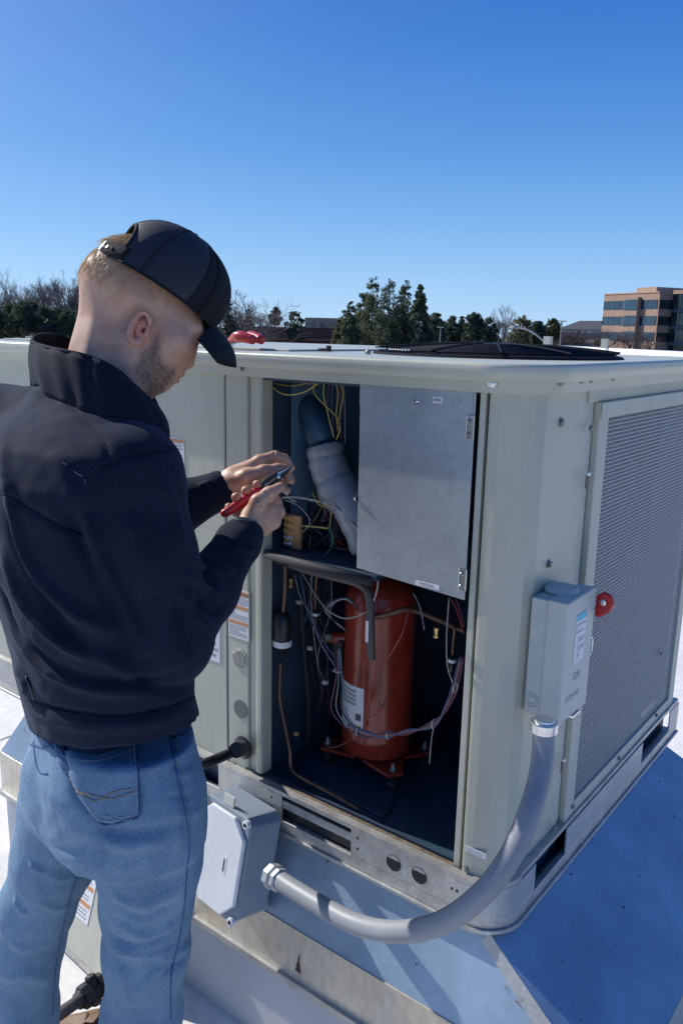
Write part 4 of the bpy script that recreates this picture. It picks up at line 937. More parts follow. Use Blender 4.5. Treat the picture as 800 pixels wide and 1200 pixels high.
# torso turned away from the camera: FT faces forward, RT to his right
RT = nrm(A3(.97, -.24, 0)); FT = nrm(A3(.24, .97, 0))
def row(y, xl, xr, d, flat=.64, w=None):
    c = at((xl+xr)/2, y, d); hw = (xr-xl)/2/FPX*d; kk = math.sqrt((RT@CR)**2+(flat*(FT@CR))**2); rx = hw/kk
    return (c[2], c[0], c[1], rx, rx*flat)
# ---- jacket
J = {}
J['rs'] = at(150, 562, 1.20); J['re'] = at(198, 746, 1.22); J['rw'] = at(281, 634, 1.40)
J['ls'] = at(4, 500, 1.44); J['le'] = at(140, 645, 1.52); J['lw'] = at(255, 575, 1.53)
allp = np.array(list(J.values())+[at(20, 850, 1.33), at(240, 860, 1.33), at(100, 430, 1.3)]); lo = allp.min(0)-.16; hi = allp.max(0)+.12
def jacket():
    s = SDF(lo, hi, .0045)
    rows = [row(885, 27, 235, 1.33, .66), row(846, 27, 235, 1.33, .66), row(828, 22, 236, 1.33, .66), row(800, 15, 231, 1.325, .66), row(760, 5, 231, 1.32, .66), row(700, -14, 228, 1.31), row(640, -28, 222, 1.30), row(590, -42, 220, 1.30), row(550, -46, 216, 1.30), row(515, -34, 208, 1.30), row(494, -6, 192, 1.30), row(476, 26, 172, 1.30), row(464, 44, 158, 1.30)]
    s.loft(rows, RT, FT, 2.25, .0)
    s.cone(J['ls'], at(50, 492, 1.38), .070, .058, .04); s.cone(J['rs'], at(110, 522, 1.28), .068, .058, .04)
    s.cone(at(90, 486, 1.325), at(142, 503, 1.305), .068, .054, .03)
    s.chain([J['rs'], at(173, 652, 1.20), J['re']], [.070, .067, .058], .03)
    s.chain([J['re'], at(240, 694, 1.31), J['rw'], at(287, 626, 1.408)], [.061, .050, .036, .029], .022)
    s.ell(at(202, 756, 1.215), RT, FT, EZ, (.050, .048, .042), .03)
    s.chain([J['ls'], J['le']], [.070, .055], .03); s.chain([J['le'], at(215, 592, 1.53), J['lw']], [.055, .044, .037], .02)
    # hollow openings for wrists
    dr_ = nrm(at(300, 605, 1.42)-J['rw']); s.cone(at(284, 630, 1.404), at(300, 600, 1.43), .0215, .022, .002, 'sub')
    s.cone(at(254, 573, 1.53), at(285, 560, 1.53), .0245, .026, .002, 'sub')
    a_, b_, c_ = at(27, 843, 1.36), at(234, 837, 1.30), at(125, 874, 1.180); n_p = np.cross(b_-a_, c_-a_); n_p = n_p if n_p[2] < 0 else -n_p
    X = np.stack(np.meshgrid(*s.ax, indexing='ij'), -1).astype(np.float32); cutd = ((X-a_)@nrm(n_p)).astype(np.float32); s.f = np.maximum(s.f, cutd)
    V, F = s.out(); V = smoothV(V, F, 3)
    # underarm/back drape
    L_ = [([(2, 500), (14, 600), (38, 665), (87, 716), (140, 745)], .011, .008), ([(0, 640), (30, 705), (70, 748), (120, 772), (190, 800)], .012, .009),
          ([(6, 560), (20, 640), (50, 700), (85, 745), (140, 790)], .010, -.006), ([(10, 735), (50, 780), (110, 806), (200, 812)], .010, .006),
          ([(0, 690), (22, 745), (60, 785)], .010, -.005), ([(78, 590), (98, 640), (125, 690), (160, 760)], .012, -.009), ([(100, 600), (112, 650), (140, 705), (172, 770)], .012, .007),
          ([(0, 575), (50, 606), (96, 628)], .0045, -.003), ([(112, 556), (142, 537), (196, 527), (214, 528)], .0040, -.0026), ([(77, 472), (108, 501), (124, 522), (128, 545)], .004, -.0022),
          ([(24, 817), (70, 832), (130, 840), (190, 832), (234, 814)], .0045, -.005), ([(26, 828), (70, 846), (130, 853), (190, 846), (235, 828)], .010, .003),
          ([(213, 668), (238, 690), (262, 700)], .007, .006), ([(222, 655), (248, 672), (276, 668)], .006, .005), ([(228, 700), (246, 715), (262, 716)], .008, -.006), ([(218, 690), (225, 720), (250, 740)], .010, .006),
          ([(206, 700), (214, 730), (225, 770)], .010, -.005), ([(150, 600), (168, 650), (180, 700)], .018, .005), ([(120, 640), (150, 700), (170, 740)], .010, -.005), ([(190, 560), (205, 600), (214, 650)], .010, .004),
          ([(60, 530), (80, 565), (88, 610)], .014, .0025), ([(150, 775), (180, 806), (228, 806)], .008, -.005), ([(232, 570), (248, 566)], .006, .004),
          ([(30, 760), (80, 790), (150, 800), (215, 790)], .009, -.006), ([(20, 780), (34, 800), (30, 815)], .006, .006), ([(272, 640), (290, 646), (298, 640)], .005, .004), ([(262, 655), (284, 662)], .006, -.005)]
    V = folds(V, F, L_, 1.7)
    # broad soft unevenness
    import mathutils.noise as mn
    N = vnormals(V, F); dd = np.array([mn.noise(Vector(v*14))*.0022+mn.noise(Vector(v*38))*.0012 for v in V]); V = V+N*dd[:, None]
    return V, F
JV, JF = jacket(); jk = qmesh(JV, JF, 'jacket', M['jacket']); JB = mk_bvh(JV, JF)
surf_tube(JB, [(0, 576), (50, 606), (96, 629)], .0008, 'yoke_seam', M['collar'], jk, .0005); surf_tube(JB, [(112, 555), (142, 536), (196, 527), (212, 528)], .0008, 'shoulder_seam', M['collar'], jk, .0005)
surf_tube(JB, [(24, 818), (70, 833), (130, 841), (190, 833), (233, 815)], .0011, 'hem_seam', M['collar'], jk, .0003)
surf_tube(JB, [(78, 472), (108, 501), (124, 522)], .0007, 'shoulder_seam', M['collar'], jk, .0005)
for pts in ([(74, 542), (78, 545)], [(88, 553), (92, 556), (97, 558)], [(99, 562), (101, 566)]): surf_tube(JB, pts, .0005, 'lint', mat('pale_lint', (.22, .22, .22), .9), jk, .001)
surf_tube(JB, [(31, 793), (36, 806), (41, 820)], .0022, 'side_pocket', M['black'], jk, .0002)
surf_tube(JB, [(262, 622), (272, 636), (290, 645), (299, 641)], .0009, 'cuff_seam', M['collar'], jk, .0003)
# collar
top_ = [(38, 400, 1.33), (48, 392.5, 1.37), (75, 395, 1.42), (112, 412, 1.43), (150, 438, 1.40), (174, 460, 1.36), (183, 474, 1.31), (172, 465, 1.265), (155, 449, 1.24), (135, 432, 1.228), (108, 419, 1.222), (80, 412, 1.228), (56, 407, 1.26)]
bot_ = [(32, 432, 1.335), (45, 430, 1.41), (80, 430, 1.45), (120, 450, 1.46), (160, 480, 1.42), (184, 505, 1.37), (190, 520, 1.31), (176, 516, 1.245), (156, 503, 1.205), (130, 486, 1.185), (100, 470, 1.18), (72, 457, 1.19), (46, 444, 1.24)]
def ringspl(L, n=8):
    P_ = np.array([at(*q) for q in L]); m = len(P_); Q_ = np.vstack([P_[-2:], P_, P_[:3]]); S_ = spline(Q_, n); return S_[2*n:(2+m)*n]
T_, B_ = ringspl(top_), ringspl(bot_)
for i_ in range(len(B_)):      # the collar is sewn to the jacket: its lower edge meets the cloth
    q_ = JB.find_nearest(Vector(B_[i_]))
    if q_[0] is not None and q_[3] < .05: B_[i_] = A3(*q_[0])-A3(*q_[1])*.002
B_ = (np.roll(B_, 1, 0)+B_*2+np.roll(B_, -1, 0))/4
n_ = len(T_); V = []; F = []; nr = 8; cen = (T_.mean(0)+B_.mean(0))/2
for j in range(nr+1):
    t = j/nr; R_ = T_*(1-t)+B_*t; ax_ = nrm(T_.mean(0)-B_.mean(0)); out_ = R_-R_.mean(0); out_ = out_-(out_@ax_)[:, None]*ax_; out_ /= np.linalg.norm(out_, axis=1)[:, None]
    V += list(R_+out_*(.006*math.sin(math.pi*t)+.0015*np.sin(np.arange(n_)*.9+t*4))[:, None])
for j in range(nr):
    for k in range(n_): F.append((j*n_+k, j*n_+(k+1) % n_, (j+1)*n_+(k+1) % n_, (j+1)*n_+k))
mb = MB(); mb.add(V, F); col_ = mb.build('collar', M['collar'], man, smooth=True, solid=.0045)
mb = MB(); mb.tube(np.vstack([T_, T_[:2]]), .0032, 6, False); mb.build('collar_edge', M['collar'], col_, smooth=True)
# cuffs
def ringtube(c, ax, r, th, name, m, parent, ln=0):
    ax = nrm(ax); a = nrm(np.cross(ax, A3(.3, .2, .9))); b = np.cross(ax, a); ring = [c+r*(math.cos(t)*a+math.sin(t)*b) for t in np.linspace(0, 6.2832, 33)]
    mb = MB(); mb.tube(ring, th, 8, False); return mb.build(name, m, parent, smooth=True)
# ---- jeans
def jeans():
    RH, LH = at(172, 940, 1.30), at(84, 940, 1.42); RK, LK = at(173, 1125, 1.40), at(44, 1100, 1.53)
    RA = A3(RK[0]-.02, RK[1]-.035, ZR+.12); LA = A3(LK[0]-.02, LK[1]-.02, ZR+.12)
    pts = np.array([RH, LH, RK, LK, RA, LA]); lo = pts.min(0)-A3(.16, .16, .03); hi = pts.max(0)+A3(.16, .16, .18)
    s = SDF(lo, hi, .0055)
    rows = [row(845, 36, 230, 1.33, .66), row(880, 34, 235, 1.335, .68), row(915, 35, 239, 1.34, .70), row(945, 38, 240, 1.35, .72), row(965, 42, 238, 1.36, .70)]
    s.loft(rows, RT, FT, 2.2, .0)
    s.chain([at(168, 935, 1.29), at(176, 1010, 1.34), at(172, 1060, 1.37), at(171, 1112, 1.40), at(166, 1190, 1.44), RA], [.092, .081, .072, .0685, .0655, .062], .028)
    s.chain([at(82, 935, 1.42), at(66, 1000, 1.46), at(45, 1060, 1.50), at(34, 1110, 1.53), at(30, 1180, 1.58), LA], [.084, .074, .066, .062, .060, .058], .02)
    s.ell(at(112, 925, 1.27), RT, FT, EZ, (.075, .06, .075), .03); s.ell(at(62, 925, 1.345), RT, FT, EZ, (.06, .05, .07), .03)
    s.plane(at(120, 838, 1.33), (0, 0, 1)); s.plane(RA-A3(0, 0, .03), (0, 0, -1))
    V, F = s.out(); V = smoothV(V, F, 3)
    L_ = [([(74, 868), (80, 905), (92, 935), (113, 962)], .006, -.006), ([(113, 967), (140, 976), (180, 973), (224, 964)], .009, -.005), ([(120, 984), (150, 992), (200, 986)], .009, .0035),
          ([(128, 1046), (165, 1062), (216, 1038)], .010, .004), ([(130, 1058), (168, 1075), (212, 1056)], .008, -.004), ([(128, 1076), (172, 1097), (216, 1074)], .009, .005), ([(125, 1106), (150, 1116), (182, 1119), (218, 1104)], .007, .006),
          ([(128, 1096), (160, 1108), (205, 1096)], .006, -.005), ([(186, 1128), (204, 1116), (222, 1108)], .005, .006), ([(190, 1142), (206, 1130), (218, 1122)], .006, -.005), ([(150, 1178), (172, 1150), (196, 1128)], .006, .004), ([(142, 1130), (146, 1155), (150, 1185)], .009, .0035),
          ([(206, 905), (208, 950), (212, 1000)], .007, .003), ([(228, 900), (214, 908), (198, 906)], .005, .0035), ([(232, 925), (216, 934), (196, 932)], .006, -.0035), ([(236, 948), (220, 956), (200, 952)], .006, .003),
          ([(34, 1012), (45, 1018), (54, 1024)], .005, .005), ([(16, 1052), (26, 1066), (34, 1072)], .006, .005), ([(40, 1052), (66, 1064), (86, 1060)], .009, .004), ([(60, 990), (82, 996), (106, 984)], .010, -.004), ([(50, 1020), (75, 1030), (96, 1024)], .009, .003), ([(6, 1100), (34, 1112), (66, 1100)], .010, .004), ([(4, 1150), (30, 1142), (62, 1152)], .011, .004),
          ([(201, 872), (207, 910), (215, 950), (219, 990)], .0035, -.003), ([(46, 905), (60, 930), (84, 950)], .010, .003)]
    V = folds(V, F, L_, 1.25)
    import mathutils.noise as mn
    N = vnormals(V, F); dd = np.array([mn.noise(Vector(v*A3(16, 16, 12)))*.0035+mn.noise(Vector(v*45))*.0013 for v in V]); V = V+N*dd[:, None]
    return V, F, RA, LA
PV, PF, RA, LA = jeans(); jn_ = qmesh(PV, PF, 'jeans', M['denim']); PB = mk_bvh(PV, PF)
pk = surf_patch(PB, [(63, 870), (79, 882), (115, 887), (159, 873), (163, 953), (134, 963), (115, 960), (92, 926), (71, 893)], .0030, .0042, 'back_pocket', M['denim'], jn_)
for pts_, nm_ in (([(64, 874), (79, 885), (115, 890), (160, 876)], 'pocket_hem'), ([(160, 874), (163, 915), (164, 953), (150, 960), (134, 964), (115, 961), (92, 927), (71, 894)], 'pocket_edge')): surf_tube(PB, pts_, .0016, nm_, M['denim_dark'], jn_, .0030)
surf_tube(PB, [(67, 880), (80, 890), (115, 895), (158, 881)], .0008, 'stitching', M['stitch'], jn_, .0056, .005)
surf_tube(PB, [(157, 876), (160, 950), (134, 959), (117, 956), (95, 924), (76, 894)], .0008, 'stitching', M['stitch'], jn_, .0056, .005)
surf_tube(PB, [(153, 882), (156, 948), (134, 955), (119, 952)], .0007, 'stitching', M['stitch'], jn_, .0056, .005)
surf_tube(PB, [(93, 924), (113, 937), (134, 927), (158, 922)], .0007, 'stitching', M['stitch_tan'], jn_, .0056); surf_tube(PB, [(93, 928), (112, 931), (134, 934), (158, 926)], .0007, 'stitching', M['stitch_tan'], jn_, .0056)
surf_tube(PB, [(36, 872), (52, 876), (66, 872)], .0014, 'yoke_seam', M['denim_dark'], jn_, .0005); surf_tube(PB, [(160, 868), (182, 862), (202, 858)], .0014, 'yoke_seam', M['denim_dark'], jn_, .0005)
surf_tube(PB, [(200, 850), (203, 880), (209, 915), (216, 945), (222, 985), (219, 1020), (216, 1060), (210, 1100), (201, 1140), (200, 1195)], .0016, 'outseam', M['denim_dark'], jn_, .0003)
surf_tube(PB, [(204, 852), (207, 880), (213, 915), (220, 945), (225, 975)], .0006, 'stitching', M['stitch_tan'], jn_, .0007, .006)
surf_tube(PB, [(105, 985), (95, 1015), (83, 1050), (74, 1088), (66, 1130), (62, 1190)], .0014, 'inseam', M['denim_dark'], jn_, .0003)
surf_tube(PB, [(104, 966), (92, 1008), (80, 1048), (72, 1088), (66, 1130), (63, 1190)], .0006, 'stitching', M['stitch'], jn_, .0006, .006)
surf_tube(PB, [(68, 866), (74, 885), (84, 915), (100, 942), (113, 962)], .0014, 'seat_seam', M['denim_dark'], jn_, .0003)
surf_tube(PB, [(71, 866), (77, 885), (87, 913), (102, 939)], .0006, 'stitching', M['stitch'], jn_, .0006, .005)
surf_tube(PB, [(202, 868), (215, 863), (230, 848)], .0014, 'front_pocket_edge', M['denim_dark'], jn_, .0006)
h_, nn = hit(PB, 206, 865)
if h_ is not None: mb = MB(); mb.lathe(h_, nn, [(0, .0045), (.0012, .0045), (.002, .003)], 12); mb.build('rivet', M['steel'], jn_)
surf_tube(PB, [(40, 868), (42, 890), (47, 905), (57, 907)], .0012, 'pocket_edge', M['denim_dark'], jn_, .0005)
# boots
for A_, sd_ in ((RA, 1), (LA, -1)):
    s = SDF(A_-A3(.13, .12, .14), A_+A3(.16, .30, .10), .006); g0 = A3(A_[0], A_[1], ZR); fd = nrm(A3(.18, .98, 0))
    s.chain([g0+A3(0, 0, .15), g0+A3(0, 0, .07)], [.048, .050], .02); s.cone(g0-fd*.035+A3(0, 0, .045), g0+fd*.13+A3(0, 0, .043), .044, .046, .03); s.cone(g0+fd*.13+A3(0, 0, .04), g0+fd*.17+A3(0, 0, .036), .046, .036, .02); s.plane(g0+A3(0, 0, .012), (0, 0, -1))
    V, F = s.out(); V = smoothV(V, F, 2); bt_ = qmesh(V, F, 'boot', M['leather'])
    mb = MB(); P_ = [g0+fd*(.085*math.cos(a)+.06)*1.0+np.cross(fd, EZ)*.047*math.sin(a) for a in np.linspace(0, 2*math.pi, 24, False)]; mb.prism([p+A3(0, 0, 0) for p in P_], (0, 0, .016)); mb.build('sole', M['black'], bt_)
# ---- head in its own frame
hb, hf = at(119, 299, 1.285), at(240, 391, 1.385)          # rear and front of the cap rim
HF = nrm(hf-hb); HU = nrm(np.cross(np.cross(HF, A3(0, 0, 1)), HF)); HU = HU if HU[2] > 0 else -HU; HR = np.cross(HF, HU)
if HR@CF > 0: HR = -HR
rimc = (hb+hf)/2; RL = np.linalg.norm(hf-hb)/2
HC = at(168, 345, 1.335)
def hp(px, py, d): return at(px, py, d)
def head():
    pts = [hp(90, 440, 1.3), hp(250, 260, 1.4)]; lo = np.minimum(*pts)-.12; hi = np.maximum(*pts)+.12
    s = SDF(lo, hi, .0026)
    s.ell(HC, HF, HU, HR, (.090, .080, .071), 0)
    s.ell(HC+HF*(-.010)-HU*.012, HF, HU, HR, (.090, .072, .070), .02)
    # neck
    s.cone(hp(116, 470, 1.32), hp(135, 372, 1.325), .066, .054, .02); s.cone(hp(150, 450, 1.31), hp(165, 400, 1.33), .045, .05, .02)
    s.cone(hp(106, 440, 1.30), hp(122, 345, 1.32), .034, .024, .015); s.cone(hp(104, 440, 1.265), hp(124, 350, 1.285), .012, .010, .02)
    # sternomastoid
    s.cone(hp(150, 400, 1.275), hp(160, 452, 1.28), .014, .016, .02)
    # face block, jaw, chin
    s.ell(hp(198, 393, 1.345), HF, HU, HR, (.048, .062, .058), .03)
    s.ell(hp(186, 420, 1.345), HF, HU, HR, (.044, .045, .050), .025)
    s.cone(hp(160, 410, 1.285), hp(178, 441, 1.325), .018, .020, .02); s.cone(hp(167, 408, 1.39), hp(182, 441, 1.36), .016, .018, .02)
    s.ell(hp(183, 443, 1.345), HF, HU, HR, (.022, .020, .024), .02)
    # cheekbone, brow
    s.ell(hp(206, 402, 1.305), HF, HU, HR, (.020, .018, .016), .02); s.ell(hp(216, 402, 1.375), HF, HU, HR, (.018, .018, .016), .02)
    s.ell(hp(224, 385, 1.33), HF, HU, HR, (.018, .011, .020), .015); s.ell(hp(228, 387, 1.365), HF, HU, HR, (.016, .011, .020), .015)
    # eye sockets and lids
    for q, d in (((224, 396), 1.338), ((230, 398), 1.385)):
        s.ell(hp(*q, d), HF, HU, HR, (.012, .009, .013), .008, 'sub'); s.ell(hp(q[0]-3, q[1], d+.004), HF, HU, HR, (.012, .0105, .012), .004)
    # nose
    s.chain([hp(221, 397, 1.347), hp(222.5, 411, 1.350), hp(221, 424, 1.353)], [.008, .0088, .0098], .008); s.ell(hp(219, 425, 1.353), HF, HU, HR, (.0105, .009, .010), .005)
    for d in (1.341, 1.365): s.ell(hp(214.5, 427, d), HF, HU, HR, (.008, .006, .006), .004)
    # lips
    s.ell(hp(208, 436, 1.353), HF, HU, HR, (.012, .0052, .017), .006); s.ell(hp(203, 443, 1.353), HF, HU, HR, (.0125, .0055, .015), .005)
    s.ell(hp(201, 438.5, 1.353), HF, HU, HR, (.026, .0013, .022), .003, 'sub')
    # ear on the near side
    ec = hp(166, 386, 1.262); e1 = nrm(-CR*.30-CU*1.0); e2 = nrm(CR*1.0-CU*.25); e3 = -CF
    s.ell(ec-e3*.012, e1, e2, e3, (.022, .013, .018), .008)
    rimp = [ec+e2*(-.0142)*math.cos(a)*1.0*(1-.15*math.sin(a))+e1*(-.0245)*math.sin(a)+e3*.006 for a in np.radians(np.linspace(-70, 150, 14))]
    s.chain(rimp, list(np.linspace(.0052, .0038, 14)), .003)
    s.ell(ec+e2*.003+e1*.001+e3*.010, e1, e2, e3, (.0108, .0062, .0095), .004, 'sub'); s.ell(ec-e1*.014+e3*.008-e2*.001, e1, e2, e3, (.008, .006, .005), .004, 'sub')
    s.cone(ec+e2*.010+e1*.006+e3*.003, ec+e2*.010-e1*.004+e3*.003, .0042, .004, .003); s.ell(ec+e1*.021+e3*.002+e2*.002, e1, e2, e3, (.0075, .0062, .0048), .004)
    s.ell(ec+e2*.004+e1*.000+e3*.000, e1, e2, e3, (.0045, .003, .012), .002, 'sub')
    V, F = s.out(); V = smoothV(V, F, 2); return V, F
HV, HFc = head()
# ---- hands
def rhand():
    pts = [at(262, 640, 1.38), at(345, 560, 1.55)]; lo = np.minimum(*pts)-.05; hi = np.maximum(*pts)+.05; s = SDF(lo, hi, .0016)
    W = at(287, 624, 1.405)
    s.cone(at(276, 648, 1.37), W, .024, .0215, .004, flat=(-CF, .8)); s.cone(W, at(299, 606, 1.425), .0215, .023, .012, flat=(-CF, .8))
    mc = [at(322, 588, 1.462), at(326, 600, 1.458), at(321, 612, 1.448), at(311, 620, 1.438)]
    for q, r in zip(mc, (.0125, .0125, .012, .0115)): s.cone(at(298, 610, 1.425), q, .016, r, .012)
    s.ell(at(309, 603, 1.440), CR, CU, CF, (.024, .024, .015), .012)
    # fingers wrap under the handle and show beyond it
    fg = [([mc[0], (313, 577, 1.490), (303, 571, 1.488), (301, 567.5, 1.468)], (.0105, .0095, .0088, .0078)),
          ([mc[1], (306, 588, 1.488), (291, 581, 1.482), (288, 575, 1.456)], (.0108, .0100, .0094, .0086)),
          ([mc[2], (298, 598, 1.476), (281, 590, 1.468), (276.5, 582.5, 1.444)], (.0104, .0096, .0090, .0082)),
          ([mc[3], (292, 606, 1.462), (276, 600, 1.456), (268, 594, 1.440)], (.0095, .0085, .0078, .0070))]
    for P_, R_ in fg: s.chain([P_[0]]+[at(*q) for q in P_[1:]], R_, .003)
    s.chain([at(295, 604, 1.418), at(303, 588, 1.412), at(315, 578.5, 1.420), at(328, 571, 1.436)], [.0165, .0135, .0110, .0088], .008)
    s.ell(at(327, 571.5, 1.4345), CR, CU, CF, (.0100, .0072, .0080), .003)
    # knuckle creases
    for a, b in (((311, 576, 1.408), (318, 584, 1.410)), ((300, 585, 1.398), (306, 593, 1.402))): s.cone(at(*a), at(*b), .0012, .0012, .004, 'sub')
    for q in mc[:3]: s.ell(q-CF*.004, CR, CU, CF, (.009, .009, .009), .008)
    V, F = s.out(); return smoothV(V, F, 1), F
def lhand():
    pts = [at(240, 600, 1.50), at(350, 525, 1.58)]; lo = np.minimum(*pts)-.05; hi = np.maximum(*pts)+.05; s = SDF(lo, hi, .0016)
    W = at(258, 571, 1.53)
    s.cone(at(235, 580, 1.53), W, .027, .0245, .004, flat=(-CF, .8)); s.cone(W, at(275, 564, 1.53), .0245, .025, .012, flat=(-CF, .8))
    mc = [at(304, 541, 1.535), at(303, 549, 1.550), at(301, 558, 1.560), at(297, 566, 1.565)]
    for q, r in zip(mc, (.0135, .0125, .012, .011)): s.cone(at(274, 563, 1.53), q, .019, r, .012)
    s.ell(at(288, 557, 1.535), CR, CU, CF, (.028, .022, .015), .012)
    s.chain([mc[0], at(322, 534.5, 1.548), at(334, 538, 1.556), at(341, 548, 1.556)], [.0125, .0103, .0092, .0078], .003)
    s.chain([mc[1], at(324, 545, 1.572), at(336, 552, 1.574), at(341, 563, 1.566)], [.0115, .0102, .0092, .0080], .003)
    s.chain([mc[2], at(318, 560, 1.58), at(330, 566, 1.58), at(336, 575, 1.57)], [.011, .0095, .0088, .0078], .003)
    s.chain([mc[3], at(309, 572, 1.58), at(318, 578, 1.575)], [.010, .0085, .0075], .003)
    s.chain([at(272, 566, 1.518), at(288, 559, 1.508), at(309, 552, 1.512), at(325, 549.5, 1.524), at(333, 548.5, 1.530)], [.0165, .0145, .0112, .0092, .0078], .008)
    s.cone(at(283, 549, 1.508), at(300, 553, 1.506), .0016, .0012, .005, 'sub'); s.cone(at(322, 527, 1.54), at(320, 540, 1.538), .0012, .0012, .003, 'sub')
    s.cone(at(311, 547, 1.500), at(312, 556, 1.500), .0010, .0010, .003, 'sub')
    V, F = s.out(); return smoothV(V, F, 1), F
RV, RF = rhand(); LV, LF = lhand()
# inner body joining head and hands under the clothes, then one mesh
s = SDF(lo, hi, .012); s.chain([at(118, 800, 1.33), at(95, 600, 1.32), at(105, 470, 1.32)], [.09, .10, .06], .03); s.cone(J['rs'], J['ls'], .045, .045, .03); s.chain([J['rs'], J['re'], J['rw'], at(284, 628, 1.405)], [.045, .036, .022, .019], .02); s.chain([J['ls'], J['le'], J['lw']], [.045, .035, .021], .02)
BV, BF = s.out()
V = np.concatenate([HV, RV, LV, BV]); F = np.concatenate([HFc, RF+len(HV), LF+len(HV)+len(RV), BF+len(HV)+len(RV)+len(LV)])
body = qmesh(V, F, 'body', M['skin'])
# stubble and warm ear/cheek/knuckle tone as attributes of the skin
rel = V-HC; X_, Y_, Z_ = rel@HF, rel@HU, rel@HR
ppx = 400+FPX*((V-CAM)@CR)/((V-CAM)@CF); ppy = 600-FPX*((V-CAM)@CU)/((V-CAM)@CF)
def seg_d(poly, x, y):
    ins = np.zeros(len(x), bool); n = len(poly); dm = np.full(len(x), 1e9)
    for i in range(n):
        (x1, y1), (x2, y2) = poly[i], poly[(i+1) % n]; c = ((y1 > y) != (y2 > y)) & (x < (x2-x1)*(y-y1)/(y2-y1+1e-9)+x1); ins ^= c
        t = np.clip(((x-x1)*(x2-x1)+(y-y1)*(y2-y1))/((x2-x1)**2+(y2-y1)**2), 0, 1); dm = np.minimum(dm, np.hypot(x-x1-t*(x2-x1), y-y1-t*(y2-y1)))
    return np.where(ins, dm, -dm)
isH = np.arange(len(V)) < len(HV)
# beard area in head-frame coordinates (forward, up) taken symmetric on both cheeks
def tohead(px, py, d=1.29): q = at(px, py, d)-HC; return (q@HF, q@HU)
bpoly = [tohead(*q) for q in ((183, 388), (189, 398), (186, 412), (192, 424), (205, 430), (214, 431), (212, 445), (200, 462), (175, 470), (160, 452), (150, 432), (158, 416), (172, 405), (178, 392))]
sd_ = seg_d([(a*1000, b*1000) for a, b in bpoly], X_*1000, Y_*1000)
st_ = np.clip((sd_+5)/13, 0, 1)*isH
hpoly = [tohead(*q) for q in ((90, 290), (130, 298), (182, 345), (176, 356), (150, 350), (125, 330), (104, 322), (92, 318))]
st_ = np.maximum(st_, .55*np.clip((seg_d([(a*1000, b*1000) for a, b in hpoly], X_*1000, Y_*1000)+4)/10, 0, 1)*isH)
at_ = body.data.attributes.new('stubble', 'FLOAT', 'POINT'); at_.data.foreach_set('value', st_.astype(np.float32))
ec = at(166, 386, 1.262); bl = np.clip(1-np.linalg.norm((V-ec), axis=1)/.034, 0, 1)*.9; bl = np.maximum(bl, .35*np.clip(1-np.linalg.norm(V-at(210, 415, 1.32), axis=1)/.03, 0, 1))
for q in ((277, 583, 1.444), (288, 576, 1.456), (301, 568, 1.468), (328, 571, 1.436), (341, 548, 1.556), (334, 549, 1.53), (322, 588, 1.462)): bl = np.maximum(bl, .6*np.clip(1-np.linalg.norm(V-at(*q), axis=1)/.016, 0, 1))
at_ = body.data.attributes.new('blush', 'FLOAT', 'POINT'); at_.data.foreach_set('value', bl.astype(np.float32))
# thumb nail, finger nails
def nail(px, py, d, ux_, uy_, a, b, bv=None):
    c = at(px, py, d); mb = MB(); nn = -CF; e1 = nrm(CR*ux_[0]+CU*ux_[1]); e2 = nrm(CR*uy_[0]+CU*uy_[1]); mb.obox(c, e1*a, e2*b, nn*.0008); return mb.build('nail', mat('nail', (.70, .45, .38), .3), body, bevel=.0006)
# ---- hair strands
def strands(pts_n, ln, r, droop, name, m, parent, seed=3, jit=.3, lift=.12):
    rg = np.random.default_rng(seed); V = []; F = []; c = 0
    for p, n, dr_ in pts_n:
        L_ = ln*rg.uniform(.6, 1.25); d = dr_-n*(dr_@n)*.9; d = nrm(nrm(d)+rg.normal(size=3)*jit); a = nrm(np.cross(d, n)+rg.normal(size=3)*.2)*r; b = nrm(np.cross(d, a))*r
        for t in (0, .5, 1):
            q = p+d*L_*t+n*(L_*lift*math.sin(t*2.6))+droop*L_*t*t; w_ = 1-.75*t
            V += [q+a*w_, q-a*w_*.5+b*w_, q-a*w_*.5-b*w_]
        for k in range(2):
            for j in range(3): F.append((c+3*k+j, c+3*k+(j+1) % 3, c+3*k+3+(j+1) % 3, c+3*k+3+j))
        c += 9
    mb = MB(); mb.add(V, F); return mb.build(name, m, parent, smooth=True)
NH = vnormals(HV, HFc); rg = np.random.default_rng(11)
hx, hy, hz = (HV-HC)@HF, (HV-HC)@HU, (HV-HC)@HR
def pick(mask, n): ids = np.nonzero(mask)[0]; return rg.choice(ids, min(n, len(ids)), replace=len(ids) < n)
isf = (sd_[:len(HV)]+rg.normal(0, 4, len(HV)) > 3)
down = nrm(-HU*.9+HF*.45)
ids = pick(isf, 8000); strands([(HV[i], NH[i], down) for i in ids], .0052, .00021, A3(0, 0, -.2), 'beard', M['beard'], man, 4, .55)
# nape and crown hair
rb_ = (hx < -.040) & (hy > -.040+.03*rg.random(len(hy))) & (hy < .04)
ids = pick(rb_, 6500); strands([(HV[i]-NH[i]*.001, NH[i], nrm(-HU*.9+HF*.1)) for i in ids], .013, .00032, A3(0, 0, -.1), 'hair', M['hair'], man, 5, .16)
rs_ = (hx > -.06) & (hx < .03) & (hy > -.006) & (hy < .03)
ids = pick(rs_, 2600); strands([(HV[i], NH[i], nrm(-HU)) for i in ids], .0035, .0002, A3(0, 0, -.2), 'hair_fade', M['beard'], man, 6, .4)
rf_ = (hx < -.040) & (hy > .035) & (hy < .085)
ids = pick(rf_, 4200); strands([(HV[i]+NH[i]*.004, NH[i], nrm(-HU*.6-HF*.6)) for i in ids], .020, .00036, A3(0, 0, -.1), 'hair', M['hair'], man, 7, .12)
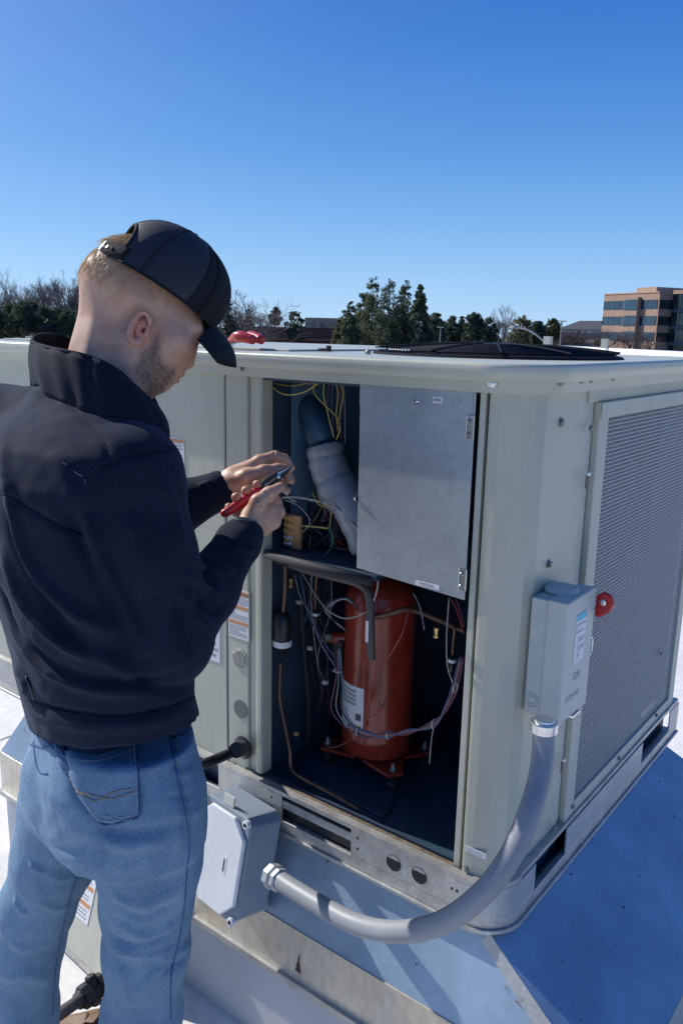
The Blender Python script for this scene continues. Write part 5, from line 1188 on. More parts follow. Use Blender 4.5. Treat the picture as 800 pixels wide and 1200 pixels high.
# ---- cap
cap = empty('baseball_cap', tuple(rimc), None)
cap.parent = man; cap.location = Vector(rimc-wloc(man)); WL[cap.name] = A3(*rimc)
bpy.data.objects.remove(cap)
RU = .118; RS = .086
def cap_pt(lat, az, inset=0.):
    # lat 0 rim .. 1 top; az 0 front, pi back; exponent fills the front panels out
    a = lat*math.pi/2; rr = math.cos(a)**.86; hh = math.sin(a)**1.0
    front = .5+.5*math.cos(az)
    rf = (RL+.004)*(1+.03*front*math.sin(lat*math.pi)); u = rf*rr*math.cos(az); v = RS*rr*math.sin(az)
    lift = RU*(1+.02*front)*hh+(.010*front-.003)*(1-hh)
    return rimc+HF*(u+.012*math.sin(lat*math.pi)*front)+HR*v+HU*(lift+.0)
nl, na = 26, 96; V = []; F = []; ids = {}
for i in range(nl+1):
    for j in range(na):
        lat = i/nl*.985; az = 2*math.pi*j/na
        ids[i, j] = len(V); p = cap_pt(lat, az)
        # seams between six panels pull the cloth in slightly
        k_ = abs(((az/(math.pi/3)) % 1)-.5); p = p-nrm(p-rimc)*.0016*math.exp(-((.5-k_)/.03)**2)*(1 if lat < .95 else 0)
        V.append(p)
Fm = []
for i in range(nl):
    for j in range(na):
        az = 2*math.pi*(j+.5)/na; lat = (i+.5)/nl; dz = (az-math.pi)/.60; dl = (lat-.13)/.30
        hole = dl > 0 and dz*dz+dl*dl < 1
        if hole: continue
        f = (ids[i, j], ids[i, (j+1) % na], ids[i+1, (j+1) % na], ids[i+1, j])
        (Fm if math.cos(az) < .25 else F).append(f)
mb = MB(); mb.add(V, F); mb.add([V[ids[nl, j]] for j in range(na)], [tuple(range(na))]); cap = mb.build('cap', M['cap'], man, smooth=True, solid=.0022)
mb = MB(); mb.add(V, Fm); mb.build('mesh_panels', M['capmesh'], cap, smooth=True, solid=.0018)
for k in range(6):
    az = math.pi/6*0+k*math.pi/3; P_ = [cap_pt(l, az) for l in np.linspace(.42 if k == 3 else .02, .97, 20)]; P_ = [p+nrm(p-rimc-HU*.02)*.0012 for p in P_]; mb = MB(); mb.tube(P_, .0009, 5); mb.build('cap_seam', M['cap'], cap, smooth=True)
p = cap_pt(.985, 0)*.0+rimc+HU*(RU+.0005); mb = MB(); mb.lathe(p, HU, [(0, .0075), (.003, .007), (.005, .004)], 16); mb.build('button', M['cap'], cap, smooth=True)
ring = [cap_pt(.01, a)+nrm(cap_pt(.01, a)-rimc)*.0012 for a in np.linspace(-2.45, 2.45, 60)]; mb = MB(); mb.tube(ring, .0022, 6); mb.build('rim_band', M['cap'], cap, smooth=True)
# rim of the rear opening, strap with pale snaps
arch = []
for t in np.linspace(0, math.pi, 26): arch.append(cap_pt(.13+.30*math.sin(t), math.pi+.60*math.cos(t)))
mb = MB(); mb.tube(arch, .003, 7); mb.build('opening_edge', M['cap'], cap, smooth=True)
V = []; F = []
for j, a in enumerate(np.linspace(math.pi-.72, math.pi+.72, 22)):
    for l in (.015, .135): q = cap_pt(l, a); V.append(q+nrm(q-rimc)*.002)
for j in range(21): F.append((2*j, 2*j+1, 2*j+3, 2*j+2))
mb = MB(); mb.add(V, F); strap = mb.build('snap_strap', M['cap'], cap, smooth=True, solid=.0025)
for a in np.linspace(math.pi-.42, math.pi+.42, 7): q = cap_pt(.075, a); n_0 = nrm(q-rimc); mb = MB(); mb.lathe(q+n_0*.003, n_0, [(0, .0028), (.0015, .0026)], 10); mb.build('snap', M['steel'] if abs(a-math.pi) < .3 else M['cap'], strap)
a0 = math.pi+.10; V = []; F = []
for j, a in enumerate(np.linspace(math.pi-.15, math.pi+.30, 8)):
    for l in (.03, .12): q = cap_pt(l, a); V.append(q+nrm(q-rimc)*.0052)
for j in range(7): F.append((2*j, 2*j+1, 2*j+3, 2*j+2))
mb = MB(); mb.add(V, F); mb.build('pale_strap_tag', mat('pale_strap', (.55, .60, .66), .5), strap, solid=.001)
# visor
near = spline([at(232, 397, 1.300), at(242, 408, 1.302), at(251, 419, 1.312), at(260, 431, 1.350)], 8); mid = spline([at(249, 380, 1.385), at(264, 397, 1.390), at(273.5, 413, 1.398), at(276, 429, 1.410)], 8); far = spline([at(240, 392, 1.465), at(250, 405, 1.468), at(259, 418, 1.468), at(267, 430, 1.455)], 8)
V = []; F = []; nu, nv = len(near), 15
for i in range(nu):
    t = i/(nu-1)
    for j in range(nv):
        v = j/(nv-1); L0 = 2*(v-.5)*(v-1); L1 = 4*v*(1-v); L2 = 2*v*(v-.5); p = near[i]*L0+mid[i]*L1+far[i]*L2
        e = abs(2*v-1)**2.5*.010*t**6; p = p-nrm(mid[-1]-mid[0])*e; V.append(p)
for i in range(nu-1):
    for j in range(nv-1): F.append((i*nv+j, (i+1)*nv+j, (i+1)*nv+j+1, i*nv+j+1))
mb = MB(); mb.add(V, F); vis = mb.build('visor', M['cap'], cap, smooth=True, solid=.0042, bevel=.001)
E_ = [V[j] for j in range(0)]+[V[i*nv] for i in range(nu)]+[V[(nu-1)*nv+j] for j in range(1, nv)]+[V[i*nv+nv-1] for i in range(nu-2, -1, -1)]
mb = MB(); mb.tube(E_, .0026, 7); mb.build('visor_edge', M['cap'], vis, smooth=True)
# eyes (under the visor, downcast)
for q, d in (((223, 396), 1.342), ((229, 398), 1.388)):
    mb = MB(); c = at(*q, d); mb.lathe(c-HF*.008, HF, [(0, .004), (.003, .0095), (.008, .010), (.013, .0075), (.0155, .003)], 14); mb.build('eye', mat('eye_white', (.6, .58, .55), .2), body, smooth=True)
# wrist cord
for k in range(3):
    W = at(283.5+1.2*k, 624-2.2*k, 1.402); ringtube(W, nrm(at(299, 606, 1.425)-at(287, 624, 1.405))+A3(.04*k, 0, .05*(k-1)), .0245, .0011, 'wrist_cord', M['black'], man)
# ---- wire stripper held in the right hand
tool = empty('wire_stripper', tuple(at(285, 588, 1.45)), 'red-handled black wire stripper gripped in his right hand', 'wire stripper')
mb = MB(); P_ = spline([at(259.5, 604, 1.432), at(268, 598.5, 1.436), at(282, 589, 1.448), at(294, 580, 1.462), at(304, 573.5, 1.474)], 6)
mb.tube(P_, np.interp(np.linspace(0, 1, len(P_)), [0, .08, .4, 1], [.0045, .0078, .0088, .0075]), 12); mb.build('red_handle', M['redplastic'], tool, smooth=True)
P_ = spline([at(286, 606, 1.462), at(298, 597, 1.466), at(309, 587, 1.470), at(316, 580.5, 1.476), at(312, 575, 1.480)], 6); mb = MB(); mb.tube(P_, .0068, 12); mb.build('red_handle', M['redplastic'], tool, smooth=True)
a, b = at(303, 574, 1.470), at(341, 547.5, 1.512); dx_ = nrm(b-a); up_ = nrm(CU-dx_*(CU@dx_)); nn_2 = np.cross(dx_, up_)
L_ = np.linalg.norm(b-a)
def jaw(side):
    pr = [(0, .001), (.0, .0085), (.25, .0105), (.55, .0095), (.8, .0065), (1.0, .0022), (1.0, .0004), (.62, .0008), (.35, .0015)]
    mb = MB(); mb.prism([a+dx_*L_*t+up_*side*h_ for t, h_ in pr], nn_2*.0032 if side > 0 else -nn_2*.0032); return mb.build('jaw', M['black'], tool, bevel=.0007)
j1, j2 = jaw(1), jaw(-1)
s_out = -CF
mb = MB(); mb.prism([a+dx_*L_*t+up_*h_+s_out*.0036 for t, h_ in ((.62, .0052), (.97, .0016), (.97, .0004), (.62, .0020))], s_out*.0008); mb.build('ground_edge', M['steel'], j1)
for t, h_ in ((.22, 0), (.60, -.001)): mb = MB(); mb.lathe(a+dx_*L_*t+up_*h_+s_out*.0030, s_out, [(0, .0042), (.0018, .004), (.0022, .0022)], 12); mb.build('pivot_screw', M['steel'] if t > .3 else M['screw'], j1)
mb = MB(); mb.tube([a+dx_*.002-up_*.004+s_out*.004, a+dx_*.016-up_*.009+s_out*.004], .0012, 6); mb.build('spring', M['steel'], tool)
# the conductor he is working on
wr = MB(); wr.tube(spline([at(341, 549, 1.535), at(338, 562, 1.53), at(334, 572, 1.52), at(338, 583, 1.53), at(347, 588, 1.56)], 8), .0011, 6); tag(wr.build('loose_wire', M['w_white'], smooth=True), 'thin pale wire running from his fingertips into the open control section', 'wire')
wr = MB(); wr.tube(spline([at(332, 569, 1.50), at(341, 572, 1.53), at(349, 578, 1.56), at(353, 584, 1.585)], 8), .0010, 6); tag(wr.build('loose_wire', M['w_blue'], smooth=True), 'thin bluish wire just right of his thumb tip', 'wire')

# =================================================================== BACKGROUND
bark = mat('grey_bark', (.17, .135, .125), .9, 0, .25, 3)
bark2 = mat('dark_bark', (.075, .06, .05), .9, 0, .25, 3)
green = [mat('pine_green', (.080, .105, .060), .8, 0, 0, .6, col2=(.15, .18, .10)), mat('spruce_green', (.050, .075, .052), .8, 0, 0, .6, col2=(.10, .13, .08)), mat('olive_green', (.10, .11, .055), .8, 0, 0, .5, col2=(.17, .17, .08))]
for g_m in green:        # needles let some light through
    n_ = g_m.node_tree; b_ = n_.nodes['Principled BSDF']; tr_ = n_.nodes.new('ShaderNodeBsdfTranslucent'); n_.links.new(b_.inputs['Base Color'].links[0].from_socket, tr_.inputs[0]); ms_ = n_.nodes.new('ShaderNodeMixShader'); ms_.inputs[0].default_value = .4
    n_.links.new(b_.outputs[0], ms_.inputs[1]); n_.links.new(tr_.outputs[0], ms_.inputs[2]); n_.links.new(ms_.outputs[0], n_.nodes['Material Output'].inputs[0])
scrub = mat('winter_scrub', (.10, .075, .065), .95, 0, 0, .15, col2=(.17, .13, .11))
def bare_mesh(seed, h, spread=.55, levels=5, up=.35):
    rg = random.Random(seed); mb = MB()
    def br(p, d, l, r, lv):
        q = p+d*l*.5+A3(rg.uniform(-.03, .03), rg.uniform(-.03, .03), 0)*l; e = q+nrm(d+A3(rg.uniform(-.15, .15), rg.uniform(-.15, .15), .08))*l*.5
        mb.tube([p, q, e], [r, r*.88, r*.66], 3 if lv < levels-1 else 6, False)
        if lv == 0: return
        for k in range(4 if lv > 1 else 5):
            t = rg.uniform(.35, 1); s = p+(e-p)*t; a = rg.uniform(0, 6.283); n1 = nrm(np.cross(d, A3(math.cos(a), math.sin(a), .1)))
            br(s, nrm(d*(1-spread*.5)+n1*spread+A3(0, 0, up)), l*rg.uniform(.5, .74), r*.56, lv-1)
    br(A3(0, 0, 0), A3(0, 0, 1), h*.42, h*.016, levels)
    for k in range(3): a = rg.uniform(0, 6.28); br(A3(0, 0, h*.15), nrm(A3(math.cos(a)*.35, math.sin(a)*.35, 1)), h*.4, h*.008, levels-1)
    return mb
def bare_tree(px, py, d, name, label, seed, spread=.55, group=None, m=None, levels=4, up=.35, sc=1):
    top = at(px, py, d); g_ = gz(d); h = top[2]-g_
    o = empty(name, (top[0], top[1], g_), label, 'tree', group)
    mb = bare_mesh(seed, 1., spread, levels, up); V = np.concatenate(mb.v); hz = V[:, 2].max(); V *= h/hz*A3(sc, sc, 1)
    mb.v = [V+A3(top[0], top[1], g_)]; mb.build('branches', m or bark, o)
    mb = MB(); mb.tube([A3(top[0], top[1], g_), A3(top[0], top[1], g_+h*.4)], [h*.016, h*.010], 7); mb.build('trunk', m or bark, o)
    return o
def leafcloud(pts, n, size, rg):
    # small crossing leaf-sized faces round clump centres (centre, radius)
    C_ = np.array([p[0] for p in pts]); R_ = np.array([p[1] for p in pts]); wgt = R_**2; wgt = wgt/wgt.sum()
    idx = rg.choice(len(pts), n, p=wgt); dirs = rg.normal(size=(n, 3)); dirs /= np.linalg.norm(dirs, axis=1)[:, None]
    P_ = C_[idx]+dirs*(R_[idx]*rg.uniform(.35, 1.05, n))[:, None]*A3(1, 1, .8)
    a = rg.normal(size=(n, 3)); a /= np.linalg.norm(a, axis=1)[:, None]; b = np.cross(a, rg.normal(size=(n, 3))); b /= np.linalg.norm(b, axis=1)[:, None]
    s = size*rg.uniform(.5, 1.3, n)[:, None]
    V = np.stack([P_-a*s, P_+b*s*.45, P_+a*s, P_-b*s*.45], 1).reshape(-1, 3)
    F = [(4*i, 4*i+1, 4*i+2, 4*i+3) for i in range(n)]
    return V, F
def evergreen(px, py, d, wpx, name, label, seed, shape='cone', m=0, group=None, n=1500, leaf=None):
    rg = np.random.default_rng(seed); top = at(px, py, d); g_ = gz(d); h = top[2]-g_; rad = wpx/2/FPX*d
    o = empty(name, (top[0], top[1], g_), label, 'tree', group); base = A3(top[0], top[1], g_); pts = []
    vis = min(h, rad*3.6) if shape == 'cone' else min(h, rad*2.6)
    for k in range(110):
        t = rg.random()**.8; a = rg.uniform(0, 6.283)
        if shape == 'cone': rr = rad*(.10+.9*t**.75); z = h-vis*t-.0*h; cr = rad*(.13+.22*t)
        else: rr = rad*math.sqrt(max(.03, 1-(1-1.6*t)**2 if t < .625 else .98)); z = h-vis*t*.9-rad*.12; cr = rad*(.20+.12*rg.random())
        q = rr*rg.uniform(.35, .95); pts.append((base+A3(math.cos(a)*q, math.sin(a)*q, z), cr))
    pts.append((base+A3(0, 0, h-rad*.10), rad*.12))
    V, F = leafcloud(pts, n, leaf or rad*.085, rg); mb = MB(); mb.add(V, F); mb.build('crown', green[m], o)
    mb = MB(); mb.tube([base, base+A3(0, 0, h*.93)], [rad*.07, rad*.015], 6); mb.build('trunk', bark2, o)
    for k in range(9):
        a = rg.uniform(0, 6.28); z = h*(.35+.06*k); mb = MB(); 
    return o
# bare woods on the left
for i, (px, py) in enumerate(((8, 311), (24, 329), (41, 320), (57, 334), (72, 322), (88, 310), (-14, 318), (104, 330))):
    bare_tree(px, py, 140+8*(i % 3), 'bare_tree', ['tall bare tree at the far left edge', 'bare tree second from the left edge', 'forked bare tree above the evergreen hedge', 'lower bare tree in the middle of the left woods', 'thin bare tree right of the gap in the left woods', 'tall bare tree just left of his neck', 'bare tree at the very edge of the photo', 'bare tree hidden partly behind his head'][i], 20+i, .6, 'bare trees in the left woods', bark, 5)
for i, (px, py, w_) in enumerate(((-8, 358, 34), (10, 356, 30), (26, 352, 30), (38, 353, 26), (52, 359, 28), (66, 360, 26), (80, 362, 26), (96, 362, 30))):
    evergreen(px, py, 62+3*(i % 2), w_, 'evergreen_shrub', ['dark evergreen at the left edge of the hedge row', 'bushy evergreen, second in the row on the left', 'tallest bushy evergreen of the row on the left', 'narrow evergreen right of the tallest one in the row', 'low evergreen in the middle of the hedge row', 'round evergreen in the right half of the hedge row', 'evergreen just left of his collar', 'evergreen hidden behind his neck'][i], 50+i, 'round', 1, 'evergreens under the bare woods', 3000, .12)
# behind the cap and visor
bare_tree(272, 336, 70, 'bare_tree', 'fine-branched bare tree right behind the cap visor', 71, .75, None, bark, 5, .15, 1.25)
evergreen(268, 352, 66, 22, 'pine_tree', 'thin dark pine standing in front of the bare tree by the visor', 72, 'cone', 1, None, 500, .2)
evergreen(291, 362, 74, 22, 'pine_tree', 'small dark pine above the red-handled pliers', 73, 'cone', 1, None, 500, .2)
evergreen(323, 361, 105, 15, 'pine_tree', 'small round-topped pine above the dark red roof', 74, 'round', 1, None, 500, .3)
evergreen(345, 365, 105, 26, 'pine_tree', 'broad low pine at the right end of the dark red roof', 75, 'round', 1, None, 700, .3)
bare_tree(305, 368, 100, 'bare_tree', 'low bare tree between the two small pines', 76, .8, None, bark, 4)
bare_tree(379, 368, 120, 'bare_tree', 'low bare tree in front of the beige building', 77, .8, None, bark, 4)
# the big evergreen group
for i, (px, py, w_, m_) in enumerate(((411, 354, 30, 0), (437, 324, 46, 0), (457, 326, 50, 1), (475, 328, 36, 0), (493, 333, 22, 0), (397, 374, 26, 2), (424, 345, 36, 0), (467, 352, 46, 1), (446, 360, 50, 0), (412, 378, 40, 2), (486, 360, 40, 1), (500, 366, 30, 1))):
    evergreen(px, py, 58+2.5*(i % 4), w_, 'pine_tree', ['small pine on the left shoulder of the big pine group', 'tallest pine, left peak of the big pine group', 'middle peak of the big pine group', 'right-hand peak of the big pine group', 'slim leaning pine at the right edge of the big group', 'yellowish low pine at the left foot of the big group', 'pine filling the left slope of the big group', 'dark pine low in the middle right of the big group', 'pine low in the centre of the big group', 'olive pine low on the left of the big group', 'dark low pine right of the big group centre', 'rounded low pine at the right foot of the group'][i], 90+i, 'cone', m_, 'big group of pines in the middle', 5200, .105)
for i, (px, py, w_, m_, sh_) in enumerate(((511, 366, 34, 1, 'round'), (530, 371, 26, 1, 'round'), (541, 371, 22, 1, 'cone'), (556, 366, 26, 1, 'round'), (571, 373, 26, 1, 'round'), (613, 369, 34, 2, 'round'), (630, 377, 22, 1, 'round'), (648, 374, 20, 2, 'round'), (520, 377, 28, 0, 'round'))):
    evergreen(px, py, 130+7*(i % 3), w_, 'evergreen_tree', ['rounded evergreen right of the big pine group', 'low evergreen left of the purple-brown tree', 'small pointed evergreen right of centre', 'dark evergreen left of the bare oval tree', 'low evergreen touching the bare oval tree', 'olive evergreen right of the bare oval tree', 'low evergreen above the curved lamp arm', 'small evergreen left of the distant office block', 'paler low evergreen in front of the row'][i], 120+i, sh_, m_, 'distant evergreens on the right', 2600, .28)
bare_tree(588, 353, 150, 'bare_tree', 'oval bare tree with pale twigs standing above the distant evergreens', 140, .42, None, mat('pale_bark', (.22, .18, .19), .9), 5, .55, 1.0)
for i, (px, py) in enumerate(((640, 385), (655, 383), (668, 386), (682, 384), (715, 382), (738, 380), (762, 388), (697, 388))):
    bare_tree(px, py, 175, 'bare_tree', ['low bare tree left of the lamp pole', 'low bare tree behind the lamp pole', 'low bare tree under the office block', 'low bare tree right of the office block', 'bare tree at the left end of the brick building', 'bare tree in front of the brick building', 'bare tree by the shaded side of the brick building', 'small bare tree between the two office buildings'][i], 150+i, .75, 'low bare trees by the offices', mat('reddish_bark%d' % i, (.17, .115, .095), .9) if i == 0 else bpy.data.materials['reddish_bark0'], 4, .25, 1.4)
# far belt of scrub
rg = np.random.default_rng(5); pts = []
for k in range(420):
    px = rg.uniform(-150, 950); d = rg.uniform(260, 420); b = at(px, 390, d); z = gz(d)
    pts.append((A3(b[0], b[1], z+rg.uniform(0, 4.6)), rg.uniform(1.5, 3.4)))
V, F = leafcloud(pts, 26000, .7, rg); mb = MB(); mb.add(V, F); tag(mb.build('far_woods', scrub, kind='stuff'), 'brownish winter scrub and woods along the horizon', 'woods')
for i, (px, py, w_, m_) in enumerate(((430, 342, 54, 0), (450, 338, 60, 0), (470, 344, 56, 1), (404, 364, 40, 2), (488, 352, 40, 0), (456, 366, 60, 2))):
    evergreen(px, py, 69+2*i, w_, 'pine_tree', ['pine behind the tallest peak of the big group', 'broad pine filling the middle of the big group', 'pine behind the right-hand peaks of the big group', 'yellow-green pine behind the left foot of the big group', 'pine behind the slim leaning pine', 'broad low pine at the back of the big group'][i], 200+i, 'cone', m_, 'big group of pines in the middle', 4200, .13)
# buildings
def bldg(name, label, A, B, dep, z0, z1, m, cat='building'):
    o = empty(name, tuple((A+B)/2*A3(1, 1, 0)+A3(0, 0, z0)), label, cat); A = A3(A[0], A[1], 0); B = A3(B[0], B[1], 0)
    ex = nrm(B-A); n = np.cross(ex, A3(0, 0, 1)); n = n if n@(CAM*A3(1, 1, 0)-A) > 0 else -n
    mb = MB(); mb.prism([A+EZ*z0, B+EZ*z0, B+EZ*z1, A+EZ*z1], -n*dep); mb.build('wall', m, o); return o, A, B, ex, n
brick = mat('tan_brick', (.42, .28, .21), .85, 0, .08, .3, fine=.08, fscale=6); brickb = mat('tan_brick_pale', (.52, .35, .25), .85, 0, .06, .3)
glass = mat('dark_blue_glass', (.03, .075, .12), .08, .3, .25, .4, spec=1); mull = mat('dark_mullion', (.03, .03, .035), .5); glassg = mat('green_black_glass', (.012, .035, .045), .06, .3, .3, .3, spec=1)
o_, A, B, ex, n = bldg('brick_office_building', 'four-storey tan brick office building with ribbon windows at the right edge', at(704, 390, 222), at(767, 392, 205), 30, gz(210), 12.7, brick)
L = np.linalg.norm(B-A)
# plinths, corner bay and setback wing
def face_windows(o, A, ex, n, L, bands, step, gm, skip=()):
    for z0, z1 in bands:
        k = 0; x = 0
        while x < L-.3:
            w_ = min(step, L-x); a = A+ex*(x+.08)+n*.05
            mb = MB(); mb.prism([a+EZ*z0, a+ex*(w_-.16)+EZ*z0, a+ex*(w_-.16)+EZ*z1, a+EZ*z1], -n*.35); mb.build('window', gm, o); x += step
bands = [(8.5, 10.7), (4.5, 6.7), (.5, 2.7), (-3.0, -1.4)]
for z0, z1 in bands: mb = MB(); a = A+n*.02; mb.prism([a+EZ*(z0-.05), a+ex*L+EZ*(z0-.05), a+ex*L+EZ*(z1+.05), a+EZ*(z1+.05)], -n*.1); mb.build('window_recess', mull, o_)
face_windows(o_, A+ex*.5, ex, n, L-1, bands, 1.9, glass)
for t0, t1 in ((.46, .70),):      # projecting bay
    a = A+ex*L*t0; mb = MB(); mb.prism([a+EZ*gz(210), a+ex*L*(t1-t0)+EZ*gz(210), a+ex*L*(t1-t0)+EZ*11.5, a+EZ*11.5], n*1.2); bay = mb.build('bay', brick, o_)
    for z0, z1 in bands[:3]:
        for k in range(2):
            aa = a+n*1.25+ex*(L*(t1-t0)*(.04+.48*k)); mb = MB(); mb.prism([aa+EZ*(z0-.3), aa+ex*L*(t1-t0)*.45+EZ*(z0-.3), aa+ex*L*(t1-t0)*.45+EZ*(z1+.2), aa+EZ*(z1+.2)], -n*.2); mb.build('bay_window', glass, bay)
mb = MB(); a = A+ex*L*.58-n*.5; mb.prism([a+EZ*12.7, a+ex*L*.34+EZ*12.7, a+ex*L*.34+EZ*13.9, a+EZ*13.9], -n*12); mb.build('roof_penthouse', brickb, o_)
mb = MB(); a = A-ex*.1+n*.15; mb.prism([a+EZ*12.45, a+ex*(L+.2)+EZ*12.45, a+ex*(L+.2)+EZ*12.75, a+EZ*12.75], -n*.5); mb.build('coping', brickb, o_)
# shaded end wall
B2 = B-n*9.0; ex2 = nrm(B2-B); n2 = ex*1.0; L2 = 9.0
mb = MB(); mb.prism([B+n2*.05+EZ*gz(210), B2+n2*.05+EZ*gz(210), B2+n2*.05+EZ*12.7, B+n2*.05+EZ*12.7], n2*.25); mb.build('end_wall', brick, o_)
face_windows(o_, B+n2*.35, ex2, n2, L2, bands[:3], 2.2, glassg)
# dark glazed wing to the right
o2, A2, B3, ex3, n3 = bldg('glazed_office_wing', 'dark glass office wing with thin floor bands right of the brick building', at(784, 392, 206), at(860, 396, 192), 25, gz(205), 13.3, mull)
L3 = np.linalg.norm(B3-A2)
for z in (12.2, 7.7, 3.6, -.4): mb = MB(); a = A2+n3*.1; mb.prism([a+EZ*z, a+ex3*L3+EZ*z, a+ex3*L3+EZ*(z+.9), a+EZ*(z+.9)], n3*.2); mb.build('floor_band', brickb if z > 11 else mat('blue_spandrel', (.05, .09, .13), .3), o2)
face_windows(o2, A2+n3*.05, ex3, n3, L3, ((8.7, 12.1), (4.6, 7.6), (.6, 3.5), (-3, -.5)), 2.4, glassg)
# distant office with hipped roof
o3, A4, B4, ex4, n4 = bldg('distant_office_block', 'distant pale two-storey office with dark hipped roof left of the brick building', at(656, 392, 330), at(707, 394, 318), 20, gz(330), 4.4, mat('pale_concrete', (.52, .50, .45), .8))
L4 = np.linalg.norm(B4-A4)
for z0, z1 in ((1.0, 2.9), (-2.2, -.6)): mb = MB(); a = A4+n4*.05; mb.prism([a+EZ*z0, a+ex4*L4+EZ*z0, a+ex4*L4+EZ*z1, a+EZ*z1], n4*.1); mb.build('window', glass, o3)
rt = [A4+n4*.8+EZ*4.4-ex4, B4+n4*.8+EZ*4.4+ex4, B4-n4*21+EZ*4.4+ex4, A4-n4*21+EZ*4.4-ex4]; tp = [A4-n4*6+ex4*5+EZ*7.8, B4-n4*6-ex4*5+EZ*7.8, B4-n4*14-ex4*5+EZ*7.8, A4-n4*14+ex4*5+EZ*7.8]
mb = MB(); mb.add(rt+tp, [(0, 1, 5, 4), (1, 2, 6, 5), (2, 3, 7, 6), (3, 0, 4, 7), (4, 5, 6, 7)]); mb.build('roof', mat('dark_roof', (.07, .075, .085), .6), o3)
# dark red low roof behind the pliers
o4, A5, B5, ex5, n5 = bldg('low_brown_building', 'long low building with dark red-brown wall beyond the unit lid', at(296, 392, 112), at(392, 394, 112), 12, gz(112), (at(340, 383.5, 112))[2], mat('dark_red_wall', (.13, .055, .05), .85, 0, .1, .5))
mb = MB(); a = A5+n5*.1; zt = at(340, 398.5, 112)[2]; mb.prism([a+EZ*zt, a+ex5*12+EZ*zt, a+ex5*12+EZ*(zt+.25), a+EZ*(zt+.25)], n5*.15); mb.build('fascia', mat('orange_brown_trim', (.30, .13, .07), .8), o4)
for k in range(11): mb = MB(); a = A5+n5*.02+ex5*(.5+k*1.0); zt = at(340, 384, 112)[2]; mb.prism([a+EZ*(gz(112)), a+ex5*.07+EZ*gz(112), a+ex5*.07+EZ*zt, a+EZ*zt], n5*.06); mb.build('wall_rib', bpy.data.materials['dark_red_wall'], o4)
o5, A6, B6, ex6, n6 = bldg('beige_building', 'distant beige flat-roofed building left of the big pines', at(357, 390, 190), at(402, 392, 190), 12, gz(190), at(375, 372.5, 190)[2], mat('beige_wall', (.38, .31, .22), .85, 0, .1, .4))
for k in range(3): mb = MB(); a = A6+n6*.05+ex6*(1+2.6*k); z = at(375, 380, 190)[2]; mb.prism([a+EZ*(z-1.0), a+ex6*1.3+EZ*(z-1), a+ex6*1.3+EZ*(z+.3), a+EZ*(z+.3)], n6*.1); mb.build('window', glass, o5)
# parked cars
def car(px, d, col, label, ang, i):
    p = onz(px, 400, gz(d)) if False else at(px, 390, d); g_ = gz(d); c = A3(p[0], p[1], g_)
    e1 = A3(math.cos(ang), math.sin(ang), 0); e2 = A3(-e1[1], e1[0], 0); o = empty('parked_car', tuple(c), label, 'car', 'cars parked beyond the fan guard')
    prof_ = [(-2.2, .35), (-2.2, .85), (-1.5, .95), (-1.0, 1.42), (.6, 1.42), (1.3, .98), (2.15, .85), (2.2, .35)]
    mb = MB(); mb.prism([c+e1*a+EZ*b-e2*.85 for a, b in prof_], e2*1.7); mb.build('body', col, o, bevel=.05)
    for s in (-.87, .87):
        mb = MB(); mb.prism([c+e1*a+EZ*b+e2*s for a, b in ((-1.25, .98), (-.92, 1.34), (.52, 1.34), (1.05, .98))], e2*.02*np.sign(s)); mb.build('side_window', glass, o)
        for a in (-1.4, 1.35): mb = MB(); mb.cyl(c+e1*a+EZ*.33+e2*(s-.12*np.sign(s)), c+e1*a+EZ*.33+e2*(s+.03*np.sign(s)), .33, 12); mb.build('wheel', M['black'], o)
    return o
cw = mat('white_car_paint', (.7, .7, .7), .25, coat=.5); cs = mat('silver_car_paint', (.35, .36, .38), .3, .5); ck = mat('dark_car_paint', (.03, .035, .05), .2); 
for i, (px, m_, lb) in enumerate(((531, cs, 'small silver car left of the first fan stud'), (541, ck, 'dark car behind the first fan stud'), (556, cw, 'white car between the two left fan studs'), (575, mat('tan_car_paint', (.42, .36, .25), .3), 'tan car between the middle fan studs'), (594, cs, 'silver car left of the last fan stud'), (614, cw, 'white car right of the last fan stud'), (655, cw, 'white car near the lamp pole'), (672, ck, 'dark car right of the lamp pole'))):
    car(px, 230, m_, lb, .35+.2*(i % 3), i)
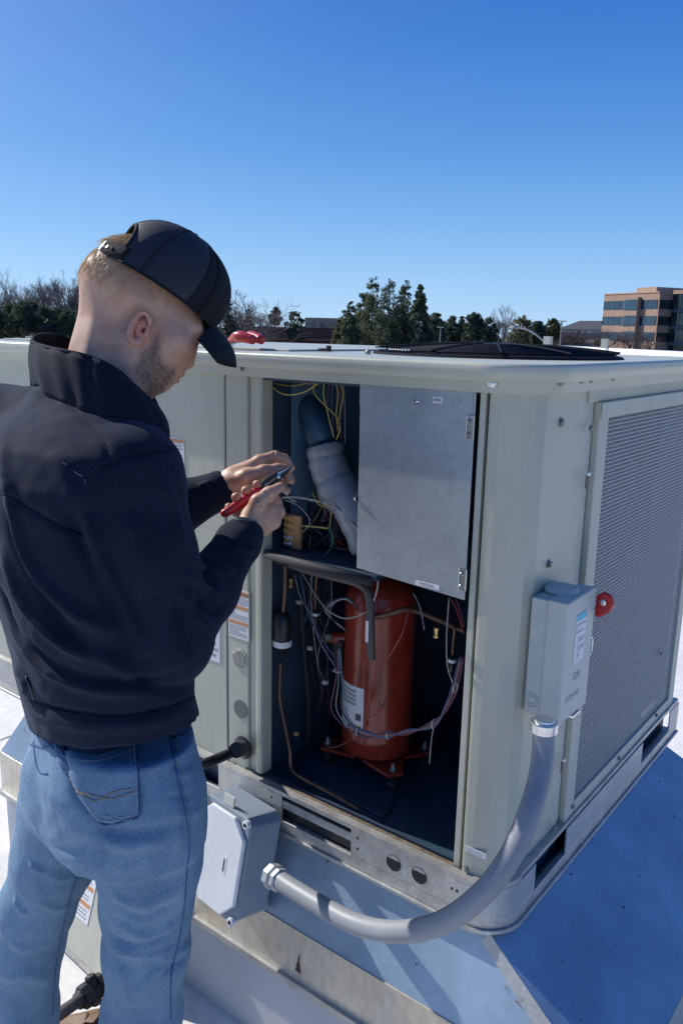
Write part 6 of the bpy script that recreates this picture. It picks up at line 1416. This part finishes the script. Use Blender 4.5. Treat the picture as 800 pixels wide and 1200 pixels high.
# parapet with white coping at the far right of this roof
p1 = at(618, 403.3, 21); zc = p1[2]; p2 = onz(900, 417.5, zc)
pr_ = empty('parapet_wall', tuple(A3(p1[0], p1[1], ZR)), 'roof parapet with bright white coping behind the unit at right', 'parapet')
ex7 = nrm(p2-p1); n7 = nrm(np.cross(ex7, EZ)); n7 = n7 if n7@(CAM-p1) > 0 else -n7; Lp = np.linalg.norm(p2-p1)
mb = MB(); a = p1*A3(1, 1, 0); mb.prism([a+EZ*ZR, a+ex7*Lp+EZ*ZR, a+ex7*Lp+EZ*(zc-.12), a+EZ*(zc-.12)], -n7*.3); mb.build('wall', mat('shaded_parapet_face', (.10, .09, .09), .8), pr_)  # shade on the wall under the coping is put into its colour
mb = MB(); a = p1*A3(1, 1, 0)+n7*.06; mb.prism([a+EZ*(zc-.118), a+ex7*Lp+EZ*(zc-.118), a+ex7*Lp+EZ*zc, a+EZ*zc], -n7*.42); mb.build('coping', mat('white_coping', (.82, .82, .80), .5), pr_)
for px, hh in ((708, .18), (641, .20)):
    q = onz(px, 408, zc); mb = MB(); mb.box((q[0]-.06, q[1]-.06, zc), (q[0]+.06, q[1]+.06, zc+hh)); mb.build('coping_post', M['paint_old'], pr_)
# curved lamp arm
la = empty('gooseneck_lamp', tuple(p1*A3(1, 1, 0)+EZ*ZR), 'pale curved gooseneck lamp arm rising behind the fan guard', 'lamp')
P = spline([at(641, 404, 20.9), at(630, 394, 20.9), at(620, 387.5, 20.9), at(611, 384.3, 20.9), at(603, 384.2, 20.9)], 6)
mb = MB(); mb.tube(P, .022, 8); mb.build('lamp_arm', mat('pale_metal', (.36, .36, .35), .5), la, smooth=True)
q = at(601, 384, 20.9); mb = MB(); mb.lathe(q+A3(0, 0, .06), (0, 0, -1), [(0, .03), (.03, .06), (.06, .12), (.07, .125)], 16); mb.build('lamp_shade', bpy.data.materials['pale_metal'], la, smooth=True)
q0 = at(641, 404, 20.9); mb = MB(); mb.cyl((q0[0], q0[1], ZR), q0, .035, 8); mb.build('lamp_post', bpy.data.materials['pale_metal'], la)
for i, (px, py, d) in enumerate(((658, 377, 95), (516, 384, 120))):
    q = at(px, py, d); o = empty('street_lamp', (q[0], q[1], gz(d)), ['tall grey lamp pole left of the distant office', 'thin lamp pole right of the big pine group'][i], 'lamp pole', 'lamp poles in the car park')
    mb = MB(); mb.tube([(q[0], q[1], gz(d)), q], [.12, .08], 8); mb.build('pole', bark if False else bpy.data.materials['pale_metal'], o)
    mb = MB(); mb.box(q+A3(-.5, -.15, 0), q+A3(.5, .15, .12)); mb.build('lamp_head', M['paint_old'], o)
